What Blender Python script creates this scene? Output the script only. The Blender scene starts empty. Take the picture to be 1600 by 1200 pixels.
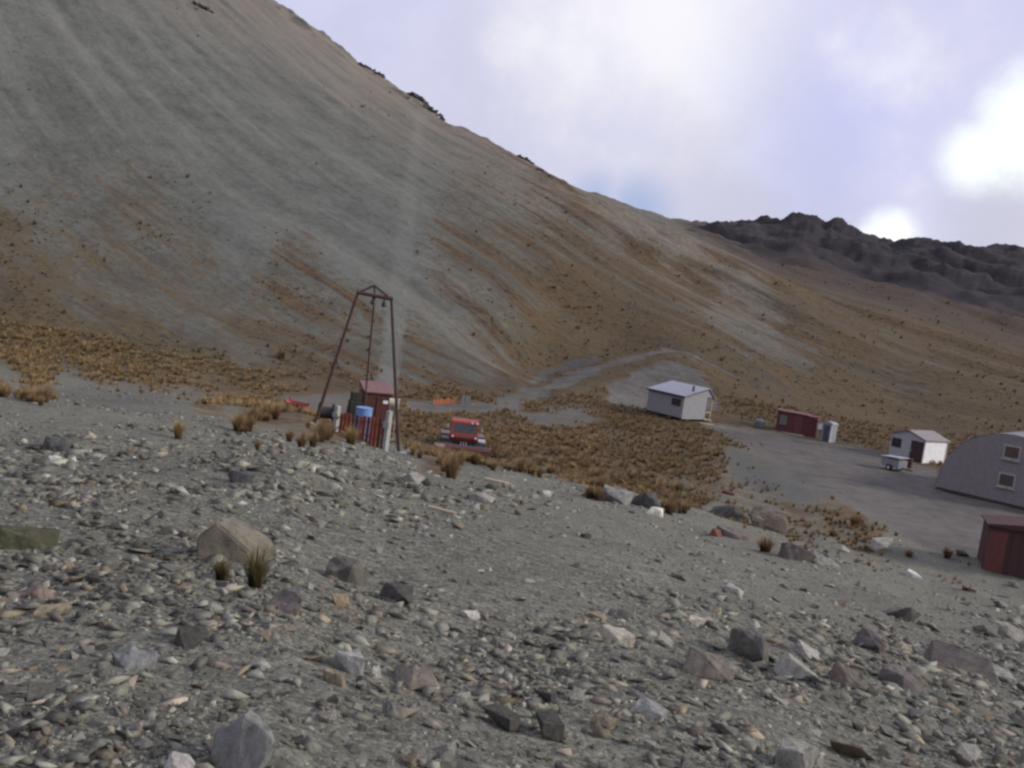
import bpy, bmesh, math, random
import numpy as np
from mathutils import Matrix, Vector

R = math.radians
sc = bpy.context.scene
col = sc.collection
H = 11.8                      # eye height above the valley floor (floor is z = 0)
LENS = 34.0
PITCH, ROLL = -5.9, 7.8

# ------------------------------------------------------------------ camera
cam_d = bpy.data.cameras.new("camera")
cam = bpy.data.objects.new("camera", cam_d)
col.objects.link(cam)
cam_d.lens = LENS; cam_d.sensor_width = 36; cam_d.sensor_fit = 'HORIZONTAL'
cam_d.clip_start = 0.05; cam_d.clip_end = 30000
CM = Matrix.Rotation(R(90 + PITCH), 4, 'X') @ Matrix.Rotation(R(ROLL), 4, 'Z')
cam.matrix_world = Matrix.Translation((0, 0, H)) @ CM
sc.camera = cam
FPX = LENS / 36 * 1600
M3 = np.array(CM.to_3x3())

# ------------------------------------------------------------------ world and sun
SUN_AZ, SUN_EL = 92.0, 26.0   # degrees clockwise from the view direction, and above the horizon
world = bpy.data.worlds.new("World"); sc.world = world; world.use_nodes = True
wt = world.node_tree; wt.nodes.clear()

class NT:
    """tiny node helper"""
    def __init__(s, tree): s.t = tree
    def n(s, typ, ins=None, **kw):
        nd = s.t.nodes.new(typ)
        for k, v in kw.items(): setattr(nd, k, v)
        for k, v in (ins or {}).items(): s.set(nd, k, v)
        return nd
    def set(s, nd, k, v):
        sock = nd.inputs[k]
        if isinstance(v, bpy.types.NodeSocket): s.t.links.new(v, sock)
        elif isinstance(v, bpy.types.Node): s.t.links.new(v.outputs[0], sock)
        else: sock.default_value = v
    def math(s, op, a, b=0.0, c=0.0, clamp=False):
        nd = s.n('ShaderNodeMath', operation=op, use_clamp=clamp)
        s.set(nd, 0, a); s.set(nd, 1, b); s.set(nd, 2, c)
        return nd.outputs[0]
    def mix(s, f, a, b, blend='MIX'):
        nd = s.n('ShaderNodeMix', data_type='RGBA', blend_type=blend)
        s.set(nd, 0, f)
        for k, v in ((6, a), (7, b)):
            if isinstance(v, tuple) and len(v) == 3: v = v + (1,)
            s.set(nd, k, v)
        return nd.outputs[2]
    def noise(s, vec, scale, detail=4, rough=.55, dist=0):
        return s.n('ShaderNodeTexNoise', {'Vector': vec, 'Scale': scale, 'Detail': detail, 'Roughness': rough, 'Distortion': dist}).outputs[0]
    def step(s, v, lo, hi):
        nd = s.n('ShaderNodeMapRange', {0: v, 1: lo, 2: hi}, interpolation_type='SMOOTHSTEP')
        return nd.outputs[0]
    def ramp(s, v, pts):
        nd = s.n('ShaderNodeValToRGB', {0: v}); e = nd.color_ramp.elements
        while len(e) < len(pts): e.new(0.5)
        for q, (p, c) in zip(e, pts): q.position = p; q.color = tuple(c) + (1,)
        return nd.outputs[0]

def pdir(px, py):
    d = M3 @ np.array([(px - 800) / FPX, (600 - py) / FPX, -1.0])
    return d / np.linalg.norm(d)

w = NT(wt)
sky = w.n('ShaderNodeTexSky', sky_type='NISHITA')
sky.sun_disc = False; sky.sun_elevation = R(SUN_EL); sky.sun_rotation = R(SUN_AZ); sky.altitude = 1200
tc = w.n('ShaderNodeTexCoord').outputs['Generated']
nz = w.noise(tc, 2.3, 6, .55)
nzf = w.noise(tc, 9.0, 8, .62)
wob = w.math('SUBTRACT', w.math('MULTIPLY_ADD', nz, 1.1, w.math('MULTIPLY', nzf, .9)), 1.0)
# cloud deck: lavender grey to white, with real cloud banks where the photograph has them
cloud = w.ramp(w.math('MULTIPLY_ADD', nzf, .35, w.math('MULTIPLY', nz, .65)),
               [(.32, (5.0, 5.5, 8.2)), (.45, (6.2, 6.4, 8.7)), (.56, (7.0, 7.0, 9.0)), (.70, (9.0, 9.1, 10.0))])
def bank(px, py, rad, soft):
    d = pdir(px, py)
    dp = w.n('ShaderNodeVectorMath', {0: tc, 1: tuple(d)}, operation='DOT_PRODUCT').outputs['Value']
    ang = w.math('ARCCOSINE', dp)
    v = w.math('MULTIPLY_ADD', wob, (rad + soft) * 1.5, ang)
    return w.step(v, rad + soft, rad - soft)
c1 = cloud
c1 = w.mix(w.math('MULTIPLY', bank(800, 220, .15, .15), .6), c1, (6.2, 6.2, 7.5))
c1 = w.mix(w.math('MULTIPLY', bank(1180, 270, .10, .10), .7), c1, (5.9, 5.9, 6.9))
c1 = w.mix(w.math('MULTIPLY', bank(1580, 345, .06, .06), .7), c1, (5.9, 5.9, 6.7))
c1 = w.mix(w.math('MULTIPLY', bank(1030, 10, .10, .12), .95), c1, (9.6, 9.5, 10.0))
c1 = w.mix(w.math('MULTIPLY', bank(1330, 180, .07, .09), .6), c1, (5.6, 6.0, 9.6))
c1 = w.mix(w.math('MULTIPLY', w.math('MAXIMUM', bank(1620, 200, .048, .028), bank(1515, 245, .030, .016)), .95), c1, (10.5, 11.2, 11.2))
c1 = w.mix(bank(1397, 366, .024, .016), c1, (10.8, 11.2, 11.2))
# gaps of open sky low over the ridge
gap = w.math('MAXIMUM', bank(1000, 326, .022, .03), w.math('MULTIPLY', bank(930, 300, .016, .02), .8))
gap = w.math('MULTIPLY', gap, .75)
blue = w.mix(.7, sky.outputs[0], (3.4, 4.5, 7.9))
c2 = w.mix(gap, c1, blue)
bg = w.n('ShaderNodeBackground', {0: c2, 1: .1})
w.n('ShaderNodeOutputWorld', {0: bg})

sun_d = bpy.data.lights.new("sun", 'SUN'); sun_d.energy = 2.9; sun_d.angle = R(11); sun_d.color = (1, .94, .85)
sun = bpy.data.objects.new("sun", sun_d); col.objects.link(sun)
sv = Vector((math.sin(R(SUN_AZ)) * math.cos(R(SUN_EL)), math.cos(R(SUN_AZ)) * math.cos(R(SUN_EL)), math.sin(R(SUN_EL))))
sun.rotation_euler = sv.to_track_quat('Z', 'Y').to_euler()

vs = sc.view_settings
vs.view_transform = 'Standard'; vs.look = 'None'; vs.exposure = 0.0; vs.gamma = 1.0
sc.display_settings.display_device = 'sRGB'
sc.cycles.pixel_filter_type = 'BLACKMAN_HARRIS'
sc.cycles.filter_width = 2.6
sc.cycles.max_bounces = 5
sc.cycles.use_denoising = True

# ------------------------------------------------------------------ numpy noise
def _hash(ix, iy, seed):
    h = (ix.astype(np.int64) * 374761393 + iy.astype(np.int64) * 668265263 + seed * 144665) & 0x7fffffff
    h = ((h ^ (h >> 13)) * 1274126177) & 0x7fffffff
    return ((h ^ (h >> 16)) & 0xffff) / 65535.0
def vnoise(x, y, seed=0):
    ix = np.floor(x); iy = np.floor(y); fx = x - ix; fy = y - iy
    fx = fx * fx * (3 - 2 * fx); fy = fy * fy * (3 - 2 * fy)
    a = _hash(ix, iy, seed); b = _hash(ix + 1, iy, seed); c = _hash(ix, iy + 1, seed); d = _hash(ix + 1, iy + 1, seed)
    return (a * (1 - fx) + b * fx) * (1 - fy) + (c * (1 - fx) + d * fx) * fy
def fbm(x, y, seed=0, oct=4, gain=.5):
    s = 0; a = 1; n = 0
    for k in range(oct):
        s = s + a * vnoise(x * 2 ** k + 17.3 * k, y * 2 ** k - 9.1 * k, seed + k); n += a; a *= gain
    return s / n - .5
def sstep(v, a, b):
    q = np.clip((v - a) / (b - a), 0, 1); return q * q * (3 - 2 * q)
def proj(x, y, z):
    """world -> photo pixels (arrays)"""
    P = np.stack([x, y, z - H], -1) @ M3
    d = np.maximum(-P[..., 2], 1e-3)
    return 800 + FPX * P[..., 0] / d, 600 - FPX * P[..., 1] / d, -P[..., 2]

# ------------------------------------------------------------------ terrain: heights lofted between feature lines
def az_t(px, py):
    d = pdir(px, py); return math.degrees(math.atan2(d[0], d[1])), d[2] / math.hypot(d[0], d[1])
def line(pts, left=None, right=None):
    """pts: (px, py, r) -> arrays az, r, z. r None = where the ray meets the valley floor"""
    o = []
    for px, py, r in pts:
        a, t = az_t(px, py)
        if r is None: r = -H / t
        o.append((a, r, H + t * r))
    o.sort()
    if left: o = [(-180,) + left, (-75,) + left] + o
    if right: o = o + [(75,) + right, (180,) + right]
    return np.array(o)
S_AZ = [-180, -90, -30, -20, -12, -6.5, 0, 8, 15, 25, 35, 90, 180]
S_V = [.10, .12, .135, .136, .140, .161, .170, .178, .19, .205, .205, .16, .10]
toe = line([(0, 530, None), (200, 568, None), (330, 592, None), (480, 608, None), (640, 622, None), (760, 630, None),
            (850, 636, None), (1000, 622, None), (1130, 640, None), (1300, 656, None), (1400, 674, None), (1600, 692, None)],
           (100, 0.), (130, 0.))
bench = line([(0, 420, 132), (200, 455, 130), (400, 488, 126), (640, 530, 124), (760, 560, 128), (850, 586, 138), (950, 560, 146), (1000, 545, 150),
              (1040, 537, 152), (1090, 545, 152), (1150, 575, 152), (1250, 610, 158), (1400, 645, 165), (1600, 668, 165)], (140, 6.), (170, 2.))
mid = line([(0, 250, 195), (200, 275, 190), (400, 305, 185), (640, 352, 180), (760, 380, 182), (850, 402, 185), (1000, 445, 192), (1100, 475, 196),
            (1180, 500, 198), (1300, 540, 200), (1400, 572, 203), (1600, 620, 205)], (200, 30.), (210, 4.))
ridge = line([(-50, -330, 450), (150, -190, 430), (300, -88, 405), (430, 0, 385), (500, 47, 372), (560, 94, 356), (600, 120, 345), (640, 147, 335), (690, 183, 322), (760, 216, 304), (830, 256, 287),
              (900, 298, 270), (1000, 350, 258), (1080, 393, 252), (1180, 440, 248), (1300, 496, 248), (1420, 541, 255), (1600, 592, 262)], (450, 150.), (270, 8.))
basin = line([(-50, -250, 560), (430, 90, 500), (690, 240, 440), (830, 290, 410), (900, 312, 400), (1000, 340 + 22, 400), (1080, 388, 400), (1180, 424, 405), (1300, 462, 410), (1420, 492, 420), (1600, 545, 430)], (560, 120.), (430, 22.))
base = line([(-50, -100, 900), (430, 200, 800), (690, 300, 720), (830, 310, 700), (900, 320, 660), (1000, 348, 660), (1090, 378, 680), (1200, 407, 700), (1400, 449, 720), (1600, 491, 740)], (900, 90.), (740, 45.))
far = line([(-50, 100, 1300), (430, 230, 1200), (690, 290, 1000), (830, 288, 900), (900, 295, 860), (930, 299, 870), (960, 309, 890), (1000, 325, 930), (1050, 339, 980), (1085, 345, 1010), (1120, 346, 1040),
            (1160, 345, 1060), (1200, 346, 1080), (1225, 340, 1080), (1240, 334, 1080), (1262, 331, 1080), (1282, 339, 1080), (1291, 343, 1080), (1303, 338, 1080), (1314, 342, 1080), (1318, 343, 1080), (1350, 361, 1080),
            (1395, 381, 1100), (1430, 373, 1080), (1480, 377, 1080), (1520, 381, 1080), (1600, 385, 1100)], (1300, 160.), (1100, 130.))
feats = [toe, bench, mid, ridge, basin, base, far]

AZ = np.concatenate([np.linspace(-180, -40, 50)[:-1], np.linspace(-40, -33, 30)[:-1], np.linspace(-33, 33, 860), np.linspace(33, 40, 30)[1:], np.linspace(40, 180, 50)[1:]])
RR = np.concatenate([np.linspace(.4, 2.6, 12)[:-1], np.geomspace(2.6, 90, 260)[:-1], np.geomspace(90, 420, 200)[:-1], np.geomspace(420, 1250, 110)[:-1], np.geomspace(1250, 12000, 22)])
def base_height(az, rr):
    Z = np.zeros((len(az), len(rr)))
    s = np.interp(az, S_AZ, S_V)
    F = [(np.interp(az, f[:, 0], f[:, 1]), np.interp(az, f[:, 0], f[:, 2])) for f in feats]
    for i in range(len(az)):
        r0 = (H - 1.15) / s[i]
        rt = max(F[0][0][i], r0 + 4)
        kr = [0, 1.2, 3.0]; kz = [H - 1.62, H - 1.6, H - 1.15 - 3.0 * s[i]]
        kr += [r0, rt]; kz += [0.0, F[0][1][i]]
        for r_, z_ in F[1:]: kr.append(max(r_[i], kr[-1] + 3)); kz.append(z_[i])
        kr += [kr[-1] * 1.5, kr[-1] * 2.6, 13000]; kz += [kz[-1] * .75, kz[-1] * .55, 30]
        Z[i] = np.interp(rr, kr, kz)
    return Z
Z0 = base_height(AZ, RR)
# soften the breaks in slope, but keep the two skylines
k = np.hanning(15); k /= k.sum()
Zs = np.apply_along_axis(lambda v: np.convolve(np.pad(v, 7, mode='edge'), k, 'valid'), 1, Z0)
rid_r = np.interp(AZ, ridge[:, 0], ridge[:, 1])[:, None]; far_r = np.interp(AZ, far[:, 0], far[:, 1])[:, None]
keep = np.maximum(np.exp(-((np.log(RR)[None] - np.log(rid_r)) / .05) ** 2), np.exp(-((np.log(RR)[None] - np.log(far_r)) / .06) ** 2))
keep = np.maximum(keep, (RR < 3)[None] * 1.0)
Z = Zs * (1 - keep) + Z0 * keep
ka = np.hanning(33); ka /= ka.sum()
Zc = np.apply_along_axis(lambda v: np.convolve(np.pad(v, 16, mode='edge'), ka, 'valid'), 0, Z)
wa = (sstep(RR, 60, 95) * sstep(-RR, -330, -280))[None] * sstep(-np.abs(AZ), -33, -31)[:, None]
Z = Z * (1 - wa) + Zc * wa
A2, R2 = np.meshgrid(np.radians(AZ), RR, indexing='ij')
X = R2 * np.sin(A2); Y = R2 * np.cos(A2)
U, V, D = proj(X, Y, Z)           # where each terrain point falls in the photograph: used to lay out ground cover
infront = (D > .5) & (np.abs(A2) < R(60))

def shepard(pts, u, v, bw):
    num = np.full(u.shape, 0.0); den = np.full(u.shape, 1e-9)
    for px, py, val in pts:
        wgt = 1.0 / (((u - px) ** 2 + (v - py) ** 2) / bw ** 2 + .15) ** 2
        num += wgt * val; den += wgt
    return num / den
GRASS_PTS = [(0, 480, .66), (150, 470, .48), (300, 480, .38), (0, 380, .52), (100, 300, .32), (200, 360, .42), (300, 400, .42), (450, 430, .42), (60, 265, .25), (400, 520, .42), (550, 500, .42), (640, 560, .45), (0, 200, .05), (100, 200, .04),
    (300, 150, .03), (200, 60, .02), (500, 250, .04), (500, 150, .03), (640, 300, .04), (560, 380, .1), (350, 300, .14), (380, 360, .1), (620, 450, .2), (720, 330, .4), (760, 390, .5), (820, 440, .55), (700, 480, .3), (740, 560, .4), (900, 450, .75), (950, 500, .88), (800, 280, .3), (700, 220, .2), (850, 300, .4),
    (900, 360, .5), (1000, 400, .55), (1080, 440, .5), (1150, 480, .35), (1200, 510, .35), (1100, 560, .9), (1200, 610, .92), (1250, 540, .45), (1300, 600, .7), (1330, 520, .8), (1250, 470, .8), (1400, 600, .62), (1500, 550, .7), (1400, 500, .6), (1590, 600, .7), (1500, 640, .8), (1300, 450, .5), (1150, 410, .45),
    (950, 330, .35), (1000, 350, .25), (1060, 375, .3), (150, 565, 1), (50, 555, 1), (250, 590, .85), (330, 610, .7), (420, 630, .8), (520, 670, .8), (660, 660, .8), (700, 640, .8), (800, 665, .75), (900, 690, .8), (1000, 690, .75), (1100, 700, .7), (1180, 730, .5), (1250, 770, .42), (1000, 740, .8), (1100, 770, .55), (1250, 800, .5),
    (900, 735, .85), (760, 715, .85), (680, 710, .6), (1350, 650, .9), (1550, 670, .8), (900, 560, .8), (1000, 520, .9), (1330, 815, .55), (1480, 860, .3),
    (0, 600, .25), (120, 610, .1), (250, 650, .1), (0, 680, 0), (200, 690, 0), (330, 690, .05), (420, 700, .05), (520, 715, 0), (620, 735, 0), (760, 755, 0), (880, 770, .05), (980, 800, 0), (1100, 830, .08), (1200, 855, .12), (1300, 880, .05), (1420, 900, .05), (1560, 930, 0),
    (100, 800, 0), (400, 800, 0), (700, 850, 0), (1000, 900, 0), (1300, 960, 0), (1550, 1050, 0), (200, 1050, 0), (800, 1100, 0), (1200, 1150, 0)]
def inpoly(poly, u, v, soft):
    """signed distance to polygon -> soft mask"""
    P = np.array(poly, float); n = len(P); ins = np.zeros(u.shape, bool); dist = np.full(u.shape, 1e9)
    for i in range(n):
        x1, y1 = P[i]; x2, y2 = P[(i + 1) % n]
        cond = ((y1 > v) != (y2 > v)) & (u < (x2 - x1) * (v - y1) / (y2 - y1 + 1e-12) + x1)
        ins ^= cond
        q = np.clip(((u - x1) * (x2 - x1) + (v - y1) * (y2 - y1)) / ((x2 - x1) ** 2 + (y2 - y1) ** 2), 0, 1)
        dist = np.minimum(dist, np.hypot(u - x1 - q * (x2 - x1), v - y1 - q * (y2 - y1)))
    sd = np.where(ins, dist, -dist)
    return sstep(sd, -soft, soft)
def strip(pts, u, v, soft):
    m = np.zeros(u.shape)
    for (x1, y1, w1), (x2, y2, w2) in zip(pts[:-1], pts[1:]):
        q = np.clip(((u - x1) * (x2 - x1) + (v - y1) * (y2 - y1)) / ((x2 - x1) ** 2 + (y2 - y1) ** 2), 0, 1)
        d = np.hypot(u - x1 - q * (x2 - x1), v - y1 - q * (y2 - y1)) - (w1 + q * (w2 - w1))
        m = np.maximum(m, sstep(-d, -soft, soft))
    return m
def layout(x, y, u, v, ok):
    """ground cover masks"""
    wu = u + 26 * fbm(x * .15, y * .15, 5) + 16 * fbm(x * .7, y * .7, 7); wv = v + 16 * fbm(x * .15, y * .15, 6) + 10 * fbm(x * .7, y * .7, 8)
    g = shepard(GRASS_PTS, wu, wv, 30)
    track = np.zeros(u.shape)
    track = np.maximum(track, inpoly([(1095, 660), (1180, 668), (1300, 690), (1390, 706), (1460, 735), (1480, 770), (1600, 790), (1640, 860), (1520, 880), (1440, 862), (1330, 792), (1230, 735), (1160, 695)], wu, wv, 7))
    track = np.maximum(track, .85 * strip([(640, 640, 8), (760, 636, 9), (850, 612, 9), (905, 588, 8), (945, 572, 6), (1000, 556, 5), (1040, 543, 6), (1080, 548, 4), (1120, 568, 3), (1180, 602, 2)], wu, wv, 5))
    track = np.maximum(track, .85 * inpoly([(950, 605), (1000, 572), (1060, 562), (1098, 580), (1115, 605), (1125, 640), (1060, 650), (950, 635)], wu, wv, 14))
    track = np.maximum(track, .55 * inpoly([(440, 622), (540, 612), (600, 640), (570, 650), (440, 640)], wu, wv, 6))
    track = np.maximum(track, .5 * inpoly([(180, 590), (300, 600), (340, 625), (180, 640), (60, 620)], wu, wv, 12))
    track = np.maximum(track, .8 * inpoly([(800, 642), (900, 638), (940, 655), (840, 665)], wu, wv, 8))
    tow = strip([(605, 600, 14), (625, 440, 15), (640, 300, 12), (655, 180, 8)], u, v, 8)
    dark = .8 * strip([(815, 602, 4), (860, 580, 8), (925, 560, 7)], wu, wv, 5)
    dark = np.maximum(dark, .75 * inpoly([(1130, 700), (1200, 725), (1290, 775), (1260, 785), (1150, 750)], wu, wv, 14))
    dark = np.maximum(dark, .3 * inpoly([(1370, 560), (1470, 590), (1470, 640), (1380, 620)], wu, wv, 40))
    wob_ = 6 * fbm(x * .08, y * .08, 9)
    for o_ in (-9, 9):
        rut = strip([(1120, 668, 1.2), (1300, 712 + o_ * .6, 2.2), (1420, 768 + o_, 3.2), (1520, 838 + o_ * 1.6, 4)], u, v + wob_, 2.5)
        rut = np.maximum(rut, .8 * strip([(1210, 688, 1.2), (1380, 722 + o_ * .5, 1.8), (1480, 790 + o_, 3), (1620, 850 + o_ * 1.2, 4)], u, v + wob_, 2.5))
        dark = np.maximum(dark, .38 * rut * sstep(fbm(x * .25, y * .25, 10), -.25, .1))
    g = g * (1 - track) * (1 - dark * .7) * (1 - tow * .85)
    z = np.where
    return z(ok, g, .4), z(ok, track, 0), z(ok, dark, 0), z(ok, tow, 0)
G_, T_, DK_, TW_ = layout(X, Y, U, V, infront)

# relief
scree = sstep(R2, 95, 150) * sstep(-R2, -460, -400) 
px_, py_ = X * .707 + Y * .707, X * .707 - Y * .707       # across and along the fall line of the scree face
gully = fbm(px_ * .09, py_ * .012, 31, 4) * 2.6 + fbm(px_ * .35, py_ * .05, 32, 3) * .35
gully = gully + fbm(px_ * .028 + 3.1, py_ * .009, 33, 3) * 11.0 * sstep(np.degrees(A2), -4, 8)
dZ = gully * scree * sstep(R2, 110, 230) * (1 - keep * .75)
dZ += fbm(X * .02, Y * .02, 40, 5) * 22 * sstep(R2, 420, 620) * (1 - keep * .8)
dZ += (np.abs(fbm(X * .012 + Y * .004, Y * .006, 45, 5)) * -50) * sstep(R2, 700, 850) * (1 - keep * .9)
azd_ = np.degrees(A2); sil = sstep(azd_, 6, 12)
dZ += fbm(X * .03, Y * .03, 48, 4) * 12 * keep * sstep(R2, 700, 800) * (0.12 + .5 * sil)
dZ += (fbm(X * .10, Y * .10, 46, 4) * 11 * sil * keep + fbm(X * .05, Y * .05, 47, 5) * 16 * sstep(azd_, 8, 12)) * sstep(R2, 760, 900)
dZ += fbm(X * .12, Y * .12, 49, 4) * 3.0 * keep * sstep(-R2, -460, -430) * sstep(R2, 200, 240)
near = sstep(-R2, -95, -60)
dZ += near * (fbm(X * .16, Y * .16, 50, 3) * .85 * sstep(R2, 4, 14) + fbm(X * .7, Y * .7, 51, 4) * .26 * sstep(R2, 1.2, 4)) * (1 - T_ * .8)
dZ += sstep(R2, 55, 75) * sstep(-R2, -170, -130) * fbm(X * .12, Y * .12, 52, 4) * .8 * (1 - T_)
# the lip of the moraine with its dumped boulders, the old drain, the cut above the track
dZ += near * .22 * sstep(R2, 22, 30) * sstep(-R2, -44, -36) * (fbm(X * .35, Y * .35, 53, 3) + .25)
Z = Z + dZ

lnR = np.log(RR)
def ground(x, y):
    x = np.asarray(x, float); y = np.asarray(y, float)
    a = np.degrees(np.arctan2(x, y)); r = np.maximum(np.hypot(x, y), RR[0])
    fi = np.interp(a, AZ, np.arange(len(AZ))); fr = np.interp(r, RR, np.arange(len(RR)))
    i = np.minimum(fi.astype(int), len(AZ) - 2); j = np.minimum(fr.astype(int), len(RR) - 2)
    p = fi - i; q = fr - j
    return (Z[i, j] * (1 - p) + Z[i + 1, j] * p) * (1 - q) + (Z[i, j + 1] * (1 - p) + Z[i + 1, j + 1] * p) * q
def grid_at(Gd, x, y):
    a = np.degrees(np.arctan2(x, y)); r = np.hypot(x, y)
    i = np.clip(np.round(np.interp(a, AZ, np.arange(len(AZ)))).astype(int), 0, len(AZ) - 1)
    j = np.clip(np.round(np.interp(r, RR, np.arange(len(RR)))).astype(int), 0, len(RR) - 1)
    return Gd[i, j]
_s = np.geomspace(1.2, 3000, 5000)
def hit(px, py):
    """first point of the ground along the ray through a photo pixel"""
    d = pdir(px, py); x = d[0] * _s; y = d[1] * _s; z = H + d[2] * _s
    below = np.nonzero(z < ground(x, y))[0]
    i = below[0] if len(below) else len(_s) - 1
    s = _s[i]
    return Vector((d[0] * s, d[1] * s, float(ground(d[0] * s, d[1] * s))))
def at_r(px, py, r):
    d = pdir(px, py); s = r / math.hypot(d[0], d[1]); return Vector((d[0] * s, d[1] * s, H + d[2] * s))
def floor_at(px, r):
    """ground point at distance r in the column through photo pixel column px (near the row where that ground shows)"""
    py = 690
    for _ in range(12):
        p = at_r(px, py, r); z = float(ground(p.x, p.y)); u, v, _d = proj(np.array(p.x), np.array(p.y), np.array(z)); py = float(v)
    return Vector((p.x, p.y, z))

def mesh_np(name, verts, faces, nper):
    me = bpy.data.meshes.new(name)
    nv, nf = len(verts), len(faces)
    me.vertices.add(nv); me.vertices.foreach_set('co', np.ascontiguousarray(verts, np.float32).ravel())
    me.loops.add(nf * nper); me.loops.foreach_set('vertex_index', np.ascontiguousarray(faces, np.int32).ravel())
    me.polygons.add(nf); me.polygons.foreach_set('loop_start', np.arange(0, nf * nper, nper, dtype=np.int32))
    me.update(calc_edges=True)
    return me
def fattr(me, name, arr):
    a = me.attributes.new(name, 'FLOAT', 'POINT'); a.data.foreach_set('value', np.ascontiguousarray(arr, np.float32).ravel())
def cattr(me, name, arr):
    a = me.attributes.new(name, 'FLOAT_COLOR', 'POINT'); a.data.foreach_set('color', np.ascontiguousarray(arr, np.float32).ravel())

# ------------------------------------------------------------------ materials
def new_mat(name):
    m = bpy.data.materials.new(name); m.use_nodes = True; m.node_tree.nodes.clear()
    return m, NT(m.node_tree)
def finish(nt, color, rough=.9, bump=None, bstr=.3, bdist=.02, metal=0, spec=.3):
    ins = {'Base Color': color if not isinstance(color, tuple) else color + (1,), 'Roughness': rough, 'Metallic': metal, 'Specular IOR Level': spec}
    b = nt.n('ShaderNodeBsdfPrincipled', ins)
    if bump is not None:
        bp = nt.n('ShaderNodeBump', {'Strength': bstr, 'Distance': bdist, 'Height': bump}); nt.set(b, 'Normal', bp.outputs[0])
    nt.n('ShaderNodeOutputMaterial', {0: b})

def terrain_material():
    m, n = new_mat('terrain')
    pos = n.n('ShaderNodeTexCoord').outputs['Object']
    at = lambda s: n.n('ShaderNodeAttribute', attribute_name=s).outputs['Fac']
    g, tr, dk, tw, rock, pink, gold, nearm = [at(s) for s in ('grass', 'track', 'dark', 'tow', 'rock', 'pink', 'gold', 'near')]
    n1 = n.noise(pos, .05, 5, .6); n2 = n.noise(pos, .6, 6, .65); n3 = n.noise(pos, 7, 7, .7); n4 = n.noise(pos, 45, 4, .7)
    vo = n.n('ShaderNodeTexVoronoi', {'Vector': pos, 'Scale': 22.0, 'Randomness': 1.0})
    cell = n.n('ShaderNodeSeparateColor', {0: vo.outputs['Color']}).outputs[0]
    vo2 = n.n('ShaderNodeTexVoronoi', {'Vector': pos, 'Scale': 60.0, 'Randomness': 1.0})
    cell2 = n.n('ShaderNodeSeparateColor', {0: vo2.outputs['Color']}).outputs[0]
    # gravel and scree
    gr = n.ramp(n.math('MULTIPLY_ADD', n3, .5, n.math('MULTIPLY_ADD', n2, .35, n.math('MULTIPLY', n4, .15))),
                [(.28, (.096, .096, .076)), (.47, (.150, .149, .121)), (.60, (.182, .180, .147)), (.76, (.26, .255, .21))])
    gr = n.mix(n.math('MULTIPLY', nearm, .75), gr, n.mix(1.0, gr, n.ramp(n.math('MULTIPLY_ADD', cell, .55, n.math('MULTIPLY', cell2, .45)), [(.15, (.45, .44, .43)), (.5, (.95, .95, .93)), (.85, (1.75, 1.7, 1.6))]), 'MULTIPLY'))
    # streaks down the fall line on the scree
    mp = n.n('ShaderNodeMapping', {'Vector': pos, 'Rotation': (0, 0, R(-45)), 'Scale': (60, 4.5, 40)}, vector_type='TEXTURE')
    st = n.noise(mp.outputs[0], 1.0, 6, .6, .3)
    farm = n.math('SUBTRACT', 1.0, nearm)
    scr = n.ramp(n.math('MULTIPLY_ADD', st, .4, n.math('MULTIPLY_ADD', n2, .3, n.math('MULTIPLY', n.noise(pos, .14, 5, .6), .3))), [(.38, (.085, .088, .074)), (.5, (.130, .133, .112)), (.62, (.168, .170, .145))])
    c = n.mix(farm, gr, scr)
    c = n.mix(n.math('MULTIPLY', pink, n.step(n.math('ADD', st, n.math('MULTIPLY', n1, .4)), .45, .85)), c, (.225, .180, .140))
    c = n.mix(tr, c, n.mix(n.step(n.math('MULTIPLY_ADD', n1, .5, n.math('MULTIPLY', n2, .5)), .36, .64), (.088, .080, .070), (.155, .142, .126)))
    c = n.mix(n.math('MULTIPLY', tw, .3), c, (.20, .196, .168))
    c = n.mix(n.math('MULTIPLY', dk, .85), c, n.mix(n3, (.05, .052, .055), (.10, .10, .10)))
    # turf between the tussocks: tawny, browner inland
    gnn = n.math('MULTIPLY_ADD', n2, .6, n.math('MULTIPLY', n3, .4))
    gnf = n.math('MULTIPLY_ADD', st, .68, n.math('MULTIPLY_ADD', n2, .14, n.math('MULTIPLY', n.noise(pos, .09, 5, .6), .18)))
    gn = n.math('ADD', n.math('MULTIPLY', gnn, nearm), n.math('MULTIPLY', gnf, farm))
    mp2 = n.n('ShaderNodeMapping', {'Vector': pos, 'Rotation': (0, 0, R(-45)), 'Scale': (1.7, .8, 1.0)}, vector_type='TEXTURE')
    dab = n.noise(mp2.outputs[0], 1.0, 5, .65)
    gcol = n.ramp(n.math('MULTIPLY_ADD', dab, .5, n.math('MULTIPLY_ADD', n3, .2, n.math('MULTIPLY', n1, .3))), [(.40, (.028, .020, .014)), (.47, (.064, .037, .020)), (.53, (.100, .056, .026)), (.61, (.150, .090, .045))])
    gcol = n.mix(n.math('MULTIPLY', nearm, .6), gcol, (.150, .102, .056))
    gcol = n.mix(gold, gcol, n.ramp(n.math('MULTIPLY_ADD', dab, .6, n.math('MULTIPLY', n3, .4)), [(.40, (.058, .047, .028)), (.5, (.140, .108, .060)), (.60, (.25, .19, .10))]))
    gm = n.math('MULTIPLY', n.step(n.math('SUBTRACT', n.math('ADD', g, n.math('MULTIPLY', gn, 2.2)), 1.10), .34, .62), .93)
    c = n.mix(gm, c, gcol)
    # low scrub dabs speckled over the scree, thinning upwards
    dm = n.math('MULTIPLY', n.step(n.math('ADD', dab, n.math('MULTIPLY', g, .35)), .60, .72), n.math('MULTIPLY', farm, n.step(g, .03, .3)))
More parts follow.
